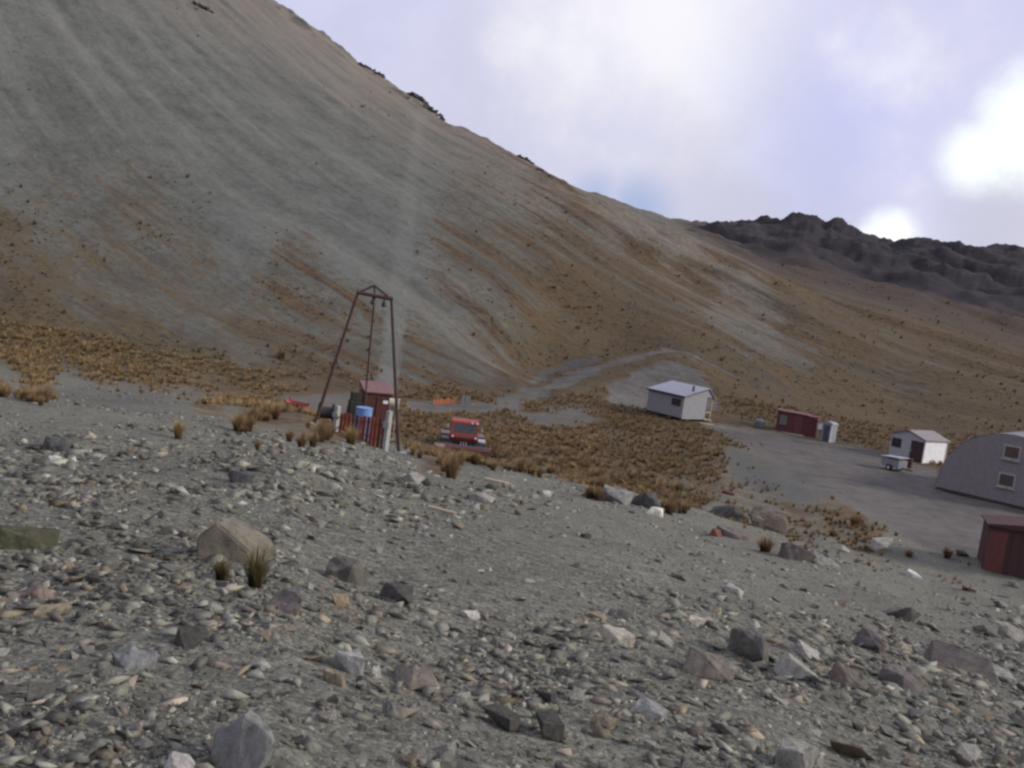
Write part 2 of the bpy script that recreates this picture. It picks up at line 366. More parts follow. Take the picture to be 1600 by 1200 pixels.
    c = n.mix(n.math('MULTIPLY', dm, .75), c, n.mix(n1, (.095, .080, .042), (.125, .085, .045)))
    # chutes of pale fresh scree
    ch = n.step(n.math('MULTIPLY_ADD', n.noise(mp.outputs[0], .35, 4, .5), .7, n.math('MULTIPLY', n1, .3)), .56, .66)
    c = n.mix(n.math('MULTIPLY', n.math('MULTIPLY', ch, farm), n.math('SUBTRACT', .45, n.math('MULTIPLY', gm, .35))), c, (.185, .184, .156))
    # dark greywacke of the far ridge, its shade put into the colour
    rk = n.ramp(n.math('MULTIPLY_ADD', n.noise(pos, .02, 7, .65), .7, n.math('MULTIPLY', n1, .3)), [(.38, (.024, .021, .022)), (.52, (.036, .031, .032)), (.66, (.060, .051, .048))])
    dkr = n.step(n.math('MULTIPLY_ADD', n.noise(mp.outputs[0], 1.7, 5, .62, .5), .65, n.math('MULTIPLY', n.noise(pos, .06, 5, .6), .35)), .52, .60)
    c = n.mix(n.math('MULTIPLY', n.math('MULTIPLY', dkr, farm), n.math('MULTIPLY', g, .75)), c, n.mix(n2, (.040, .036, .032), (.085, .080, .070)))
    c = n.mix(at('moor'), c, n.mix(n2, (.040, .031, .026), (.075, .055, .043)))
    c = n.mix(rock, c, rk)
    hgt = n.math('MULTIPLY_ADD', vo.outputs['Distance'], -.5, n.math('MULTIPLY_ADD', n3, .8, n.math('MULTIPLY', n4, .4)))
    b = n.n('ShaderNodeBsdfPrincipled', {'Base Color': c, 'Roughness': .95, 'Specular IOR Level': .15})
    b1 = n.n('ShaderNodeBump', {'Strength': .9, 'Distance': .05, 'Height': hgt})
    b2 = n.n('ShaderNodeBump', {'Strength': .8, 'Distance': .8, 'Height': n.math('MULTIPLY_ADD', n2, 1.0, n.math('MULTIPLY', st, .8)), 'Normal': b1.outputs[0]})
    nm = n.n('ShaderNodeMix', {0: farm, 4: b1.outputs[0], 5: b2.outputs[0]}, data_type='VECTOR')
    n.set(b, 'Normal', nm.outputs[1])
    n.n('ShaderNodeOutputMaterial', {0: b})
    return m

def stone_material(name, attr):
    m, n = new_mat(name)
    pos = n.n('ShaderNodeTexCoord').outputs['Object']
    if attr: base_c = n.n('ShaderNodeAttribute', attribute_name='col').outputs['Color']
    else: base_c = n.n('ShaderNodeObjectInfo').outputs['Color']
    n1 = n.noise(pos, 3 if not attr else 8, 7, .7); n2 = n.noise(pos, 22, 5, .7)
    c = n.mix(.85, base_c, n.ramp(n1, [(.3, (.62, .60, .57)), (.5, (1.15, 1.14, 1.11)), (.7, (1.7, 1.64, 1.52))]), 'MULTIPLY')
    if not attr:
        vein = n.math('ABSOLUTE', n.math('SUBTRACT', n.noise(pos, 1.3, 5, .6), .5))
        c = n.mix(n.math('MULTIPLY', n.step(vein, .012, .002), .2), c, (.33, .31, .27))
        lich = n.step(n.noise(pos, 5, 6, .7), .62, .72)
        c = n.mix(n.math('MULTIPLY', lich, .5), c, (.09, .085, .06))
    finish(n, c, .9, n.math('MULTIPLY_ADD', n1, 1.0, n.math('MULTIPLY', n2, .4)), .7, .025 if attr else .04, spec=.2)
    return m
def grass_material():
    m, n = new_mat('tussock_grass')
    c = n.n('ShaderNodeAttribute', attribute_name='col').outputs['Color']
    b = n.n('ShaderNodeBsdfPrincipled', {'Base Color': c, 'Roughness': .85, 'Specular IOR Level': .15})
    tl = n.n('ShaderNodeBsdfTranslucent', {'Color': c})
    mx = n.n('ShaderNodeMixShader', {0: .2, 1: b.outputs[0], 2: tl.outputs[0]})
    n.n('ShaderNodeOutputMaterial', {0: mx})
    return m
def paint(name, c, rough=.6, wear=.35, wearcol=(.16, .13, .11), rib=0, axis=0, metal=0, scale=3.0):
    """weathered paint or sheet metal: mottled, grimy, chipped; rib = corrugations per metre"""
    m, n = new_mat(name)
    pos = n.n('ShaderNodeTexCoord').outputs['Object']
    n1 = n.noise(pos, scale, 6, .65); n2 = n.noise(pos, scale * 9, 4, .7)
    mp = n.n('ShaderNodeMapping', {'Vector': pos, 'Scale': (6, 6, .5)})
    drip = n.noise(mp.outputs[0], 1.0, 5, .6)
    cc = n.mix(.7, c, n.ramp(n1, [(.3, (.72, .72, .72)), (.55, (1, 1, 1)), (.75, (1.16, 1.15, 1.13))]), 'MULTIPLY')
    cc = n.mix(n.math('MULTIPLY', n.step(drip, .52, .75), wear * .6), cc, wearcol)
    cc = n.mix(n.math('MULTIPLY', n.step(n.math('MULTIPLY_ADD', n2, .5, n.math('MULTIPLY', n1, .5)), .58, .70), wear), cc, wearcol)
    bump = n2; st = .12; dist = .01
    if rib:
        sx = n.n('ShaderNodeSeparateXYZ', {0: pos}).outputs[axis]
        wv = n.math('SINE', n.math('MULTIPLY', sx, rib * 2 * math.pi)); bump = n.math('MULTIPLY_ADD', wv, .5, n.math('MULTIPLY', n2, .1)); st = .5; dist = .03
    finish(n, cc, rough, bump, st, dist, metal)
    return m
def glass_material():
    m, n = new_mat('window_glass')
    pos = n.n('ShaderNodeTexCoord').outputs['Object']
    finish(n, n.mix(n.noise(pos, 4, 4), (.015, .017, .02), (.05, .052, .055)), .12, spec=.6)
    return m
MAT = dict(terrain=terrain_material(), stone=stone_material('rock', False), rubble=stone_material('rubble', True), grass=grass_material(), glass=glass_material(),
    rust=paint('rusty_steel', (.080, .048, .040), .8, .5, (.17, .085, .05), scale=5),
    darksteel=paint('dark_steel', (.035, .033, .034), .6, .3),
    redtin=paint('red_tin', (.085, .034, .027), .7, .35, (.10, .05, .04), rib=6),
    redroof=paint('faded_red_roof', (.20, .105, .10), .7, .3, (.2, .13, .11), rib=6),
    redplank=paint('red_plank', (.21, .052, .036), .8, .45, (.15, .09, .07)),
    redplank2=paint('dull_red_plank', (.095, .034, .028), .8, .45, (.13, .08, .06)),
    post=paint('pale_post', (.36, .36, .33), .8, .4, (.2, .19, .17)),
    blue=paint('blue_drum', (.17, .28, .54), .45, .15, (.12, .13, .2)),
    orange=paint('red_machine', (.30, .040, .024), .45, .2, (.2, .05, .03)),
    grill=paint('grill_grey', (.14, .12, .11), .6, .3),
    rubber=paint('track_rubber', (.03, .03, .03), .85, .4, (.09, .085, .075)),
    blade=paint('worn_blade', (.16, .075, .065), .6, .5, (.24, .17, .15)),
    pinkblade=paint('scuffed_blade', (.42, .27, .24), .6, .4, (.2, .1, .09)),
    white=paint('white_paint', (.80, .80, .79), .6, .12, (.5, .47, .42)),
    hut=paint('hut_sheeting', (.27, .27, .275), .7, .12, (.34, .33, .31), rib=5),
    hutroof=paint('hut_roof_metal', (.28, .285, .33), .45, .1, (.35, .35, .37), rib=4),
    trim=paint('dark_trim', (.07, .05, .055), .7, .2),
    pile=paint('timber_pile', (.06, .05, .04), .9, .3),
    timber=paint('raw_timber', (.42, .35, .25), .85, .35, (.25, .2, .15)),
    maroon=paint('maroon_sheeting', (.115, .038, .038), .7, .25, (.1, .05, .05), rib=4),
    maroonroof=paint('maroon_roof', (.14, .05, .054), .65, .25, (.13, .07, .07), rib=4),
    paleglass=paint('dusty_window', (.15, .155, .15), .35, .2),
    palegrey=paint('pale_grey_panel', (.25, .26, .275), .6, .2),
    slate=paint('blue_grey_door', (.07, .075, .10), .6, .2),
    shedshade=paint('shed_shaded_walls', (.40, .40, .41), .75, .3, (.25, .23, .22)),  # walls turned from the sun: shade put into the white shed's colour
    shedlit=paint('shed_white_sunlit_side', (.84, .84, .83), .6, .05, (.6, .58, .54)),  # sun-facing wall of the same shed, sunlight put into its colour
    shedroof=paint('shed_roof', (.25, .23, .215), .7, .3, rib=4),
    door=paint('dark_door', (.055, .038, .036), .7, .2),
    barn=paint('barn_sheeting', (.235, .215, .218), .75, .3, (.14, .12, .12), rib=3),
    barnroof=paint('barn_roof', (.20, .195, .21), .65, .25, rib=3),
    darkred=paint('dark_red_boards', (.075, .038, .036), .8, .35, (.07, .04, .04), rib=5),
    redbright=paint('red_boards', (.14, .05, .042), .8, .35, (.1, .05, .04), rib=5),
    dustpane=paint('dusty_dark_pane', (.10, .075, .07), .3, .3),
    silver=paint('galvanised', (.42, .43, .45), .45, .25),
    machine=paint('green_black_machine', (.028, .034, .022), .7, .3),
    cream=paint('cream_tank', (.55, .50, .38), .6, .25),
    redsheet=paint('red_plastic', (.30, .045, .05), .5, .2),
    orangenet=paint('orange_net', (.40, .10, .03), .7, .3),
)

# ------------------------------------------------------------------ terrain object
nA, nR = len(AZ), len(RR)
verts = np.stack([X, Y, Z], -1).reshape(-1, 3)
ii, jj = np.meshgrid(np.arange(nA - 1), np.arange(nR - 1), indexing='ij')
q = (ii * nR + jj).ravel()
me = mesh_np('ground', verts, np.stack([q, q + 1, q + nR + 1, q + nR], -1), 4)
me.polygons.foreach_set('use_smooth', np.ones(len(me.polygons), bool))
fattr(me, 'grass', G_); fattr(me, 'track', T_); fattr(me, 'dark', DK_); fattr(me, 'tow', TW_)
azd = np.degrees(A2)
rockm = sstep(R2, 640, 760) * sstep(azd + 8 * fbm(X * .02, Y * .02, 61, 3), 9.2, 11.5)  # far ridge face that carries its shade in the rock colour
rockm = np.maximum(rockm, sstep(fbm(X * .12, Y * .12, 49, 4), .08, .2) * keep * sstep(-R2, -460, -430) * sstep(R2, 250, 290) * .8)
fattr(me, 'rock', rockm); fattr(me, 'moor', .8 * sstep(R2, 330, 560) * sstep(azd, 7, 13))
rl = np.interp(AZ, ridge[:, 0], ridge[:, 1])[:, None]
fattr(me, 'pink', sstep(R2 / rl, .62, .95) * sstep(-R2, -470, -440) * sstep(-azd, -22, -8) * .75)
fattr(me, 'gold', np.where(infront, sstep(-U, -600, -150) * (.55 + .4 * sstep(V, 470, 540)), 0))
fattr(me, 'near', sstep(-R2, -110, -70))
me.materials.append(MAT['terrain'])
g_ob = bpy.data.objects.new('ground', me); col.objects.link(g_ob); g_ob['kind'] = 'structure'

# ------------------------------------------------------------------ builders
class G:
    def __init__(s): s.v = []; s.f = []
    def add(s, vs, fs):
        o = len(s.v); s.v += [tuple(v) for v in vs]; s.f += [tuple(i + o for i in f) for f in fs]; return s
    def box(s, x0, x1, y0, y1, z0, z1, m=None):
        vs = [Vector((x, y, z)) for z in (z0, z1) for x, y in ((x0, y0), (x1, y0), (x1, y1), (x0, y1))]
        if m: vs = [m @ v for v in vs]
        return s.add(vs, [(3, 2, 1, 0), (4, 5, 6, 7), (0, 1, 5, 4), (1, 2, 6, 5), (2, 3, 7, 6), (3, 0, 4, 7)])
    def hexa(s, b, t):
        return s.add(list(b) + list(t), [(3, 2, 1, 0), (4, 5, 6, 7), (0, 1, 5, 4), (1, 2, 6, 5), (2, 3, 7, 6), (3, 0, 4, 7)])
    def prism(s, poly, axis, a, b):
        """poly in the two other axes, extruded along axis from a to b"""
        def mk(p, q, e): return {0: (e, p, q), 1: (p, e, q), 2: (p, q, e)}[axis]
        n = len(poly)
        return s.add([mk(p, q, a) for p, q in poly] + [mk(p, q, b) for p, q in poly],
                     [tuple(range(n))[::-1], tuple(range(n, 2 * n))] + [(i, (i + 1) % n, n + (i + 1) % n, n + i) for i in range(n)])
    def tube(s, p, q, r0, r1=None, n=10):
        p = Vector(p); q = Vector(q); r1 = r0 if r1 is None else r1
        d = (q - p).normalized(); a = d.orthogonal().normalized(); b = d.cross(a)
        ring = lambda c, r: [c + (a * math.cos(t) + b * math.sin(t)) * r for t in [2 * math.pi * i / n for i in range(n)]]
        return s.add(ring(p, r0) + ring(q, r1), [(i, (i + 1) % n, n + (i + 1) % n, n + i) for i in range(n)] + [tuple(range(n))[::-1], tuple(range(n, 2 * n))])
    def build(s, name, mat, parent=None, smooth=False, bevel=0.0):
        me = bpy.data.meshes.new(name); me.from_pydata(s.v, [], s.f); me.update()
        bm = bmesh.new(); bm.from_mesh(me); bmesh.ops.recalc_face_normals(bm, faces=bm.faces)
        if bevel: bmesh.ops.bevel(bm, geom=list(bm.edges), offset=bevel, segments=1, affect='EDGES', clamp_overlap=True)
        bm.to_mesh(me); bm.free()
        if smooth: me.polygons.foreach_set('use_smooth', np.ones(len(me.polygons), bool))
        me.materials.append(MAT[mat])
        o = bpy.data.objects.new(name, me); col.objects.link(o)
        if parent is not None: o.parent = parent
        return o
def tag(o, label, cat, group=None):
    o['label'] = label; o['category'] = cat
    if group: o['group'] = group
    return o
def thing(name, label, cat, loc, rz=0, group=None):
    o = bpy.data.objects.new(name, None); o.empty_display_size = .3; col.objects.link(o)
    o.location = loc; o.rotation_euler = (0, 0, rz)
    return tag(o, label, cat, group)
def face_cam(p): return -math.atan2(p[0], p[1])      # rotation that turns local -Y to the camera
def low(p, cx, w_, d_, rz):
    """lowest ground under a footprint"""
    c, s_ = math.cos(rz), math.sin(rz); z = []
    for x in (cx - w_, cx + w_):
        for y in (0, d_): z.append(float(ground(p.x + x * c - y * s_, p.y + x * s_ + y * c)))
    return min(z), max(z)

# ------------------------------------------------------------------ white hut on piles
def hut():
    p = hit(1064, 659)
    view = math.atan2(p.x, p.y)
    rz = -view + R(-39)               # local -X along the long wall, +Y along the gable, near corner at the origin
    lo, hi = low(p, -2.5, 2.5, 4.6, rz)
    t = thing('white_hut', 'pale metal hut with sloping roof and side porch beside the gravel road', 'hut', (p.x, p.y, p.z), rz)
    L, W = 5.0, 3.75; z0 = .28; e0, ap, e1 = 2.72, 3.62, 2.55; yp = W + 1.15
    # outline of the gable: wall, ridge and the porch end
    G().prism([(0, z0), (W, z0), (W, ap - .07), (0, e0 - .05)], 0, -L, 0).build('wall', 'hut', t)
    G().prism([(W + .003, e1 + .16), (yp, e1 - .02), (W + .003, ap - .09)], 0, -.06, -.002).build('porch_gable', 'hut', t)
    rf = G()
    rf.prism([(-.18, e0 - .08), (W + .02, ap - .04), (W + .02, ap + .04), (-.18, e0)], 0, -L - .15, .15)
    r_ = rf.build('roof', 'hutroof', t)
    G().prism([(W + .022, ap - .04), (yp + .1, e1 - .08), (yp + .1, e1), (W + .022, ap + .04)], 0, -L - .15, .15).build('porch_roof', 'hutroof', t)
    G().tube((-.55, 1.9, 3.1), (-.55, 1.9, 3.75), .11, .11, 10).build('chimney', 'darksteel', t)
    G().box(-L - .16, .16, -.21, -.185, e0 - .17, e0 - .03).build('fascia', 'trim', t)
    G().box(.153, .17, 0, W, 0, .1, Matrix.Translation((0, 0, e0 - .11)) @ Matrix.Rotation(math.atan2(ap - e0, W), 4, 'X')).build('barge_board', 'trim', t)
    wn = G().box(-1.62, -.42, -.05, -.003, 1.55, 2.28).build('window', 'trim', t)
    for i in range(3):
        G().box(-1.57 + i * .385, -1.24 + i * .385, -.062, -.052, 1.60, 2.23).build('pane', 'glass', wn)
    G().box(-4.35, -3.3, -.03, -.003, 1.55, 2.35).build('shutter', 'hut', t)
    G().box(-L - .02, .04, -.035, -.004, z0, z0 + .1).build('base_rail', 'trim', t)
    for x in (-4.8, -3.7, -2.6, -1.5, -.25):
        for y in (.12, W - .12):
            G().box(x - .09, x + .09, y - .09, y + .09, -.7, z0 - .002).build('pile', 'pile', t)
    # porch deck, posts, steps and rail in raw timber
    G().box(-L * .6, -.03, W + .02, yp, z0 - .1, z0).build('porch_deck', 'timber', t)
    for x in (-.14, -L * .58):
        G().box(x - .05, x + .05, yp - .12, yp - .02, -.6, e1 - .06).build('porch_post', 'timber', t)
    G().box(-.1, -.06, W + .05, yp - .13, 1.0, 1.1).build('porch_rail', 'timber', t)
    for i in range(2): G().box(-.9, -.05, yp + .003 + i * .28, yp + .28 + i * .28, -.3, z0 - .1 - .13 * i).build('step', 'timber', t)
    G().box(-1.2, -.9, W + .003, W + .03, z0, 2.2).build('door', 'door', t)
    # offcuts of timber lying off the porch corner
    for i, (px, py, a, ln, lab) in enumerate(((1104, 663, 20, 1.7, 'longer pale timber plank lying off the hut porch, nearest the hut wall'), (1117, 667, -15, 2.2, 'pale timber plank lying beside the road below the hut porch'))):
        q_ = hit(px, py)
        o = G().box(-ln / 2, ln / 2, -.11, .11, -.04, .09).build('timber_plank', 'timber'); o.location = q_; o.rotation_euler = (0, R(2), R(a)); tag(o, lab, 'plank')
hut()

# ------------------------------------------------------------------ maroon container hut, toilet cabin, bin
def red_container():
    p = hit(1211, 672); q_ = hit(1274, 684)
    d = q_ - p; rz = math.atan2(d.y, d.x); rz = max(min(rz, R(5)), R(-40)); L = 4.2; W = 2.4
    rz = R(-20)
    z = min(p.z, float(ground(p.x + L * math.cos(rz), p.y + L * math.sin(rz))))
    t = thing('maroon_hut', 'low maroon metal cabin with dusty window at its left end beside the road', 'hut', (p.x, p.y, z), rz)
    G().box(0, L, 0, W, -.3, 2.15).build('wall', 'maroon', t)
    G().prism([(-.08, 2.153), (L * .74, 2.153), (L + .1, 1.75), (L + .1, 1.83), (L * .74, 2.24), (-.08, 2.30)], 1, -.1, W + .1).build('roof', 'maroonroof', t)
    wn = G().box(.25, 1.12, -.05, -.003, .75, 1.85).build('window', 'maroonroof', t)
    G().box(.31, 1.06, -.062, -.052, .81, 1.79).build('pane', 'paleglass', wn)
    G().box(1.9, 2.7, -.04, -.003, .05, 1.95).build('door', 'maroonroof', t)
    # porch canopy and sill planks
    G().box(-.3, L * .7, -.6, -.1, -.3, .06).build('step', 'timber', t)
    return t
red_container()
def toilet():
    p = hit(1289, 690); rz = face_cam(p) + R(-25)
    t = thing('toilet_cabin', 'narrow pale grey cabin with dark blue door at right end of maroon hut', 'cabin', p, rz)
    w_, h_ = .54, 1.85
    G().box(-w_, w_, .003, 1.2, -.2, h_).build('wall', 'palegrey', t)
    arc = [(-w_ - .05, h_ - .05)] + [((w_ + .05) * math.sin(R(a)), h_ + .26 * math.cos(R(a))) for a in range(-90, 91, 20)] + [(w_ + .05, h_ - .05)]
    G().prism(arc, 1, -.08, 1.25).build('roof', 'palegrey', t)
    d = G().box(-.33, .3, -.04, 0, .02, 1.7).build('door', 'slate', t)
    G().box(.24, .3, -.07, -.042, .95, 1.08).build('handle', 'silver', d)
    G().box(w_ - .12, w_ + .02, -.05, -.003, -.15, h_ - .05).build('corner_panel', 'white', t)
    s = hit(1277, 684); sp = thing('notice_board', 'small white square board on post in front of maroon hut', 'sign', s, face_cam(s))
    G().tube((0, 0, -.2), (0, 0, 1.55), .03).build('post', 'silver', sp)
    G().box(-.3, .3, -.05, -.03, .95, 1.55).build('board', 'white', sp)
toilet()
def bin_():
    p = hit(1186, 668); t = thing('water_tank', 'small pale green tank standing on the bank left of maroon hut', 'tank', p, 0)
    prof = [(.0, 0), (.52, 0), (.56, .1), (.56, .75), (.45, .92), (.15, 1.0), (0, 1.0)]
    g = G(); n = 14
    for (r0, z0), (r1, z1) in zip(prof[1:-1], prof[2:]): g.tube((0, 0, z0 - .05), (0, 0, z1 - .05), max(r0, .02), max(r1, .02), n)
    g.build('body', 'paleglass', t); G().tube((0, 0, .9), (0, 0, 1.02), .16).build('lid', 'palegrey', t)
bin_()

# ------------------------------------------------------------------ white shed with the trailer in front
def shed():
    p = hit(1440, 724); view = math.atan2(p.x, p.y); rz = -view + R(-33)
    t = thing('white_shed', 'small shed with sunlit white side wall, dark doorway and low gable', 'shed', p, rz)
    W, L = 3.75, 3.7; e, ap = 2.25, 2.85; cx = -W / 2
    G().prism([(-W, -.3), (0, -.3), (0, e), (cx, ap), (-W, e)], 1, .003, .12).build('front_wall', 'shedshade', t)
    G().box(-.1, .004, .123, L, -.3, e - .03).build('side_wall', 'shedlit', t)
    G().box(-W, -W + .1, .123, L, -.3, e - .03).build('side_wall', 'shedshade', t)
    G().prism([(-W, -.3), (0, -.3), (0, e), (cx, ap), (-W, e)], 1, L + .003, L + .1).build('rear_wall', 'shedshade', t)
    G().prism([(.16, e - .06), (.16, e + .02), (cx, ap + .09), (cx, ap + .01)], 1, -.18, L + .2).build('roof', 'shedroof', t)
    G().prism([(-W - .16, e - .06), (-W - .16, e + .02), (cx - .002, ap + .09), (cx - .002, ap + .01)], 1, -.18, L + .2).build('roof', 'shedroof', t)
    d = G().box(-1.45, -.08, -.04, 0, -.15, 2.0).build('door', 'door', t)
    G().box(-1.40, -1.32, -.08, -.042, .9, 1.1).build('handle', 'silver', d)
    wn = G().box(-3.6, -2.55, -.04, 0, .95, 1.85).build('window', 'trim', t)
    for i in range(2): G().box(-3.55 + i * .5, -3.1 + i * .5, -.052, -.042, 1.0, 1.8).build('pane', 'glass', wn)
    G().box(-.03, .03, L - .08, L + .02, -.2, e - .05, Matrix.Translation((.03, 0, 0))).build('corner_board', 'timber', t)
    # flat-decked trailer
    q_ = hit(1396, 735); tz = thing('flat_trailer', 'grey box trailer with white lid parked before the white shed', 'trailer', q_, rz + R(-2))
    G().box(-.95, .85, -.6, .6, .28, 1.0).build('body', 'palegrey', tz)
    G().box(-1.05, .9, -.68, .68, 0, .08, Matrix.Translation((0, 0, 1.16)) @ Matrix.Rotation(R(-5), 4, 'Y')).build('lid', 'silver', tz)
    for s_ in (-1, 1):
        wh = G().tube((0, s_ * .62, .26), (0, s_ * .8, .26), .3, .3, 16).build('wheel', 'rubber', tz)
        G().tube((0, s_ * .795, .26), (0, s_ * .815, .26), .15, .15, 10).build('rim', 'silver', wh)
    G().box(.855, 1.8, -.06, .06, .3, .42).build('drawbar', 'darksteel', tz)
    q_ = hit(1419, 731); b = thing('fuel_drum', 'dark red drum standing between trailer and shed door', 'drum', q_, 0)
    G().tube((0, 0, -.05), (0, 0, .86), .30, .30, 16).build('body', 'redplank2', b, False)
    for z in (.28, .58, .85): G().tube((0, 0, z - .02), (0, 0, z + .02), .315, .315, 16).build('hoop', 'darkred', b)
    # old sledge leaning on the white wall
    q_ = hit(1455, 724); s_ = thing('leaning_timber', 'thin timber prop leaning against the bright white shed wall', 'timber', q_, 0)
    G().tube((0, 0, -.05), (-.35, .9, 1.25), .05, .04, 8).build('pole', 'redplank', s_); G().tube((.25, 0, -.05), (.1, .5, .5), .05, .05, 8).build('brace', 'timber', s_)
shed()

# ------------------------------------------------------------------ big grey round-roofed barn, dark red shed at the frame edge
def barn():
    p = hit(1461, 764); rz = R(-42); W, Hh, L = 10.2, 5.5, 9.0
    t = thing('round_roofed_barn', 'large grey round-roofed barn with two small square windows one above another', 'barn', (p.x, p.y, 0), rz)
    zb = min(float(ground(p.x + a * math.cos(rz), p.y + a * math.sin(rz))) for a in np.linspace(0, W, 9)) - .2 - 0
    arc = [(W / 2 - W / 2 * math.cos(R(a)), Hh * (math.sin(R(a)) ** .82)) for a in range(0, 181, 9)]
    arc = [(0, zb)] + arc[1:-1] + [(W, zb)]
    G().prism(arc, 1, .0, .15).build('end_wall', 'barn', t)
    g = G(); n = len(arc)
    out = [(W / 2 + (x - W / 2) * 1.004, z * 1.004 if z > 0 else z) for x, z in arc]
    g.add([(x, -.02, z) for x, z in out] + [(x, L, z) for x, z in out], [(i, i + 1, n + i + 1, n + i) for i in range(n - 1)])
    g.build('roof', 'barnroof', t, True)
    G().prism(arc, 1, L - .2, L - .05).build('end_wall', 'barn', t)
    for z in (4.15, 1.95):
        wn = G().box(W / 2 - .62, W / 2 + .62, -.08, -.003, z - .55, z + .55).build('window', 'post', t)
        G().box(W / 2 - .5, W / 2 + .5, -.1, -.082, z - .42, z + .42).build('pane', 'dustpane', wn)
        G().box(W / 2 - .72, W / 2 + .72, -.16, -.082, z - .66, z - .56).build('sill', 'post', wn)
    G().box(.1, W - .1, -.06, -.003, zb, .22).build('plinth', 'pile', t)
barn()
def red_shed():
    p = hit(1534, 890); rz = face_cam(p) + R(8)
    t = thing('dark_red_shed', 'dark red boarded shed cut by the right edge of the picture', 'shed', p, rz)
    W, L, h_ = 3.6, 2.6, 2.45
    G().box(0, W, .0, L, -.5, h_).build('wall', 'darkred', t)
    G().box(.02, .95, -.05, -.003, -.3, 2.2).build('door', 'redbright', t)
    G().prism([(-.15, h_ + .003), (W + .15, h_ + .003), (W + .15, h_ + .5), (W * .6, h_ + .42), (-.15, h_ + .1)], 1, -.15, L + .15).build('roof', 'darkred', t)
    wn = G().box(2.1, 2.75, -.04, -.003, 1.1, 1.8).build('window', 'trim', t); G().box(2.15, 2.7, -.05, -.042, 1.15, 1.75).build('pane', 'glass', wn)
    for i in range(5): G().box(1.15 + i * .5, 1.19 + i * .5, -.025, -.003, -.4, h_).build('batten', 'darkred', t)
    q_ = hit(1598, 898); b = thing('white_drum', 'white drum by the dark red shed at the picture edge', 'drum', q_, 0)
    G().tube((0, 0, -.05), (0, 0, .8), .3, .3, 16).build('body', 'white', b)
    G().tube((0, 0, .78), (0, 0, .82), .315, .315, 16).build('rim', 'palegrey', b)
red_shed()

# ------------------------------------------------------------------ tow tower
def tower():
    fr = hit(626, 709); r = math.hypot(fr.x, fr.y)
    fl = at_r(489, 657, r + .3); fl.z = float(ground(fl.x, fl.y))
    tl, tr, ap = at_r(560, 457, r), at_r(611, 467, r), at_r(585, 446, r)
    t = thing('tow_tower', 'tall rusty A-frame ski tow tower of steel poles with hanging pulleys', 'tower', fr)
    L = lambda v: tuple(Vector(v) - fr)
    down = Vector((0, 0, -.4))
    G().tube(L(fl + down), L(tl + Vector((0, 0, .08))), .07, .052).build('leg', 'rust', t)
    G().tube(L(fr + down), L(tr + Vector((0, 0, .08))), .07, .052).build('leg', 'rust', t)
    G().tube(L(tl - (tr - tl) * .06), L(tr + (tr - tl) * .06), .07).build('crossbar', 'rust', t)
    G().tube(L(tl), L(ap), .04).build('brace', 'rust', t); G().tube(L(tr), L(ap), .04).build('brace', 'rust', t)
    m = (tl + tr) / 2
    G().tube(L(m), L(ap), .03).build('king_post', 'darksteel', t)
    bk = floor_at(566, r + 12)
    G().tube(L(m), L(bk + down), .04).build('rear_leg', 'grill', t)
    for px, py, k in ((583, 476, 1.0), (600, 480, 1.0)):
        b = at_r(px, py, r); top = tl + (tr - tl) * ((px - 560) / 51)
        g = G().tube(L(top), L(b + (top - b) * .45), .025).build('hanger', 'darksteel', t)
        G().tube(L(b + (top - b) * .5), L(b), .07, .10).build('pulley', 'darksteel', g)
    for v in (fl, fr): G().box(-.2, .2, -.2, .2, -.3, .07, Matrix.Translation(Vector(L(v)))).build('footing', 'post', t)
    return r
tr_ = tower()

# ------------------------------------------------------------------ plank fence, drum, engine shed and its clutter
def fence():
    a = hit(602, 704); ra = math.hypot(a.x, a.y)
    b = floor_at(524, ra + 2.2)
    d = b - a; L = math.hypot(d.x, d.y); rz = math.atan2(d.y, d.x)
    t = thing('plank_fence', 'short fence of upright red planks between two pale posts', 'fence', a, rz)
    zz = lambda x: float(ground(a.x + math.cos(rz) * x, a.y + math.sin(rz) * x)) - a.z
    rng = random.Random(3)
    n = 12; step = (L - .3) / n
    topz = lambda x: 1.17 + x / L * (zz(L) - .42) 
    for i in range(n):
        x0 = .15 + i * step; z1 = topz(x0) + rng.uniform(-.06, .05); gap = rng.uniform(.05, .085)
        if i in (6, 8): gap = .11
        g = G().box(x0, x0 + step - gap, -.02, .015 + rng.uniform(0, .012), zz(x0 + step / 2) - .1, z1)
        g.build('plank', 'redplank' if rng.random() < .6 else 'redplank2', t)
    for f in (.3, .82):
        A_, B_ = Vector((0, -.06, topz(0) * f)), Vector((L, -.06, topz(L) * f + zz(L) * (1 - f)))
        G().tube(A_, B_, .035, .035, 6).build('rail', 'post', t)
    for x, h_ in ((0, 1.5), (L, 1.05)):
        po = G().box(x - .085, x + .085, -.07, .1, zz(x) - .3, zz(x) + h_).build('post', 'post', t)
        G().box(x - .16, x + .14, .102, .14, zz(x) + h_ * .56, zz(x) + h_ * .74).build('bracket', 'post', po)
    return a, b, ra
fa, fb, fra = fence()
def drum(name, label, px, r, rad, h_, mat, lift=0):
    p = floor_at(px, r); t = thing(name, label, 'drum', p)
    G().tube((0, 0, -.05), (0, 0, h_), rad, rad, 20).build('body', mat, t, False)
    for z in (h_ * .33, h_ * .66, h_ - .02): G().tube((0, 0, z - .015), (0, 0, z + .015), rad + .012, rad + .012, 20).build('hoop', mat, t)
    return t
drum('blue_drum', 'bright blue drum standing behind the red plank fence', 564, fra + 3.2, .33, 1.25, 'blue')
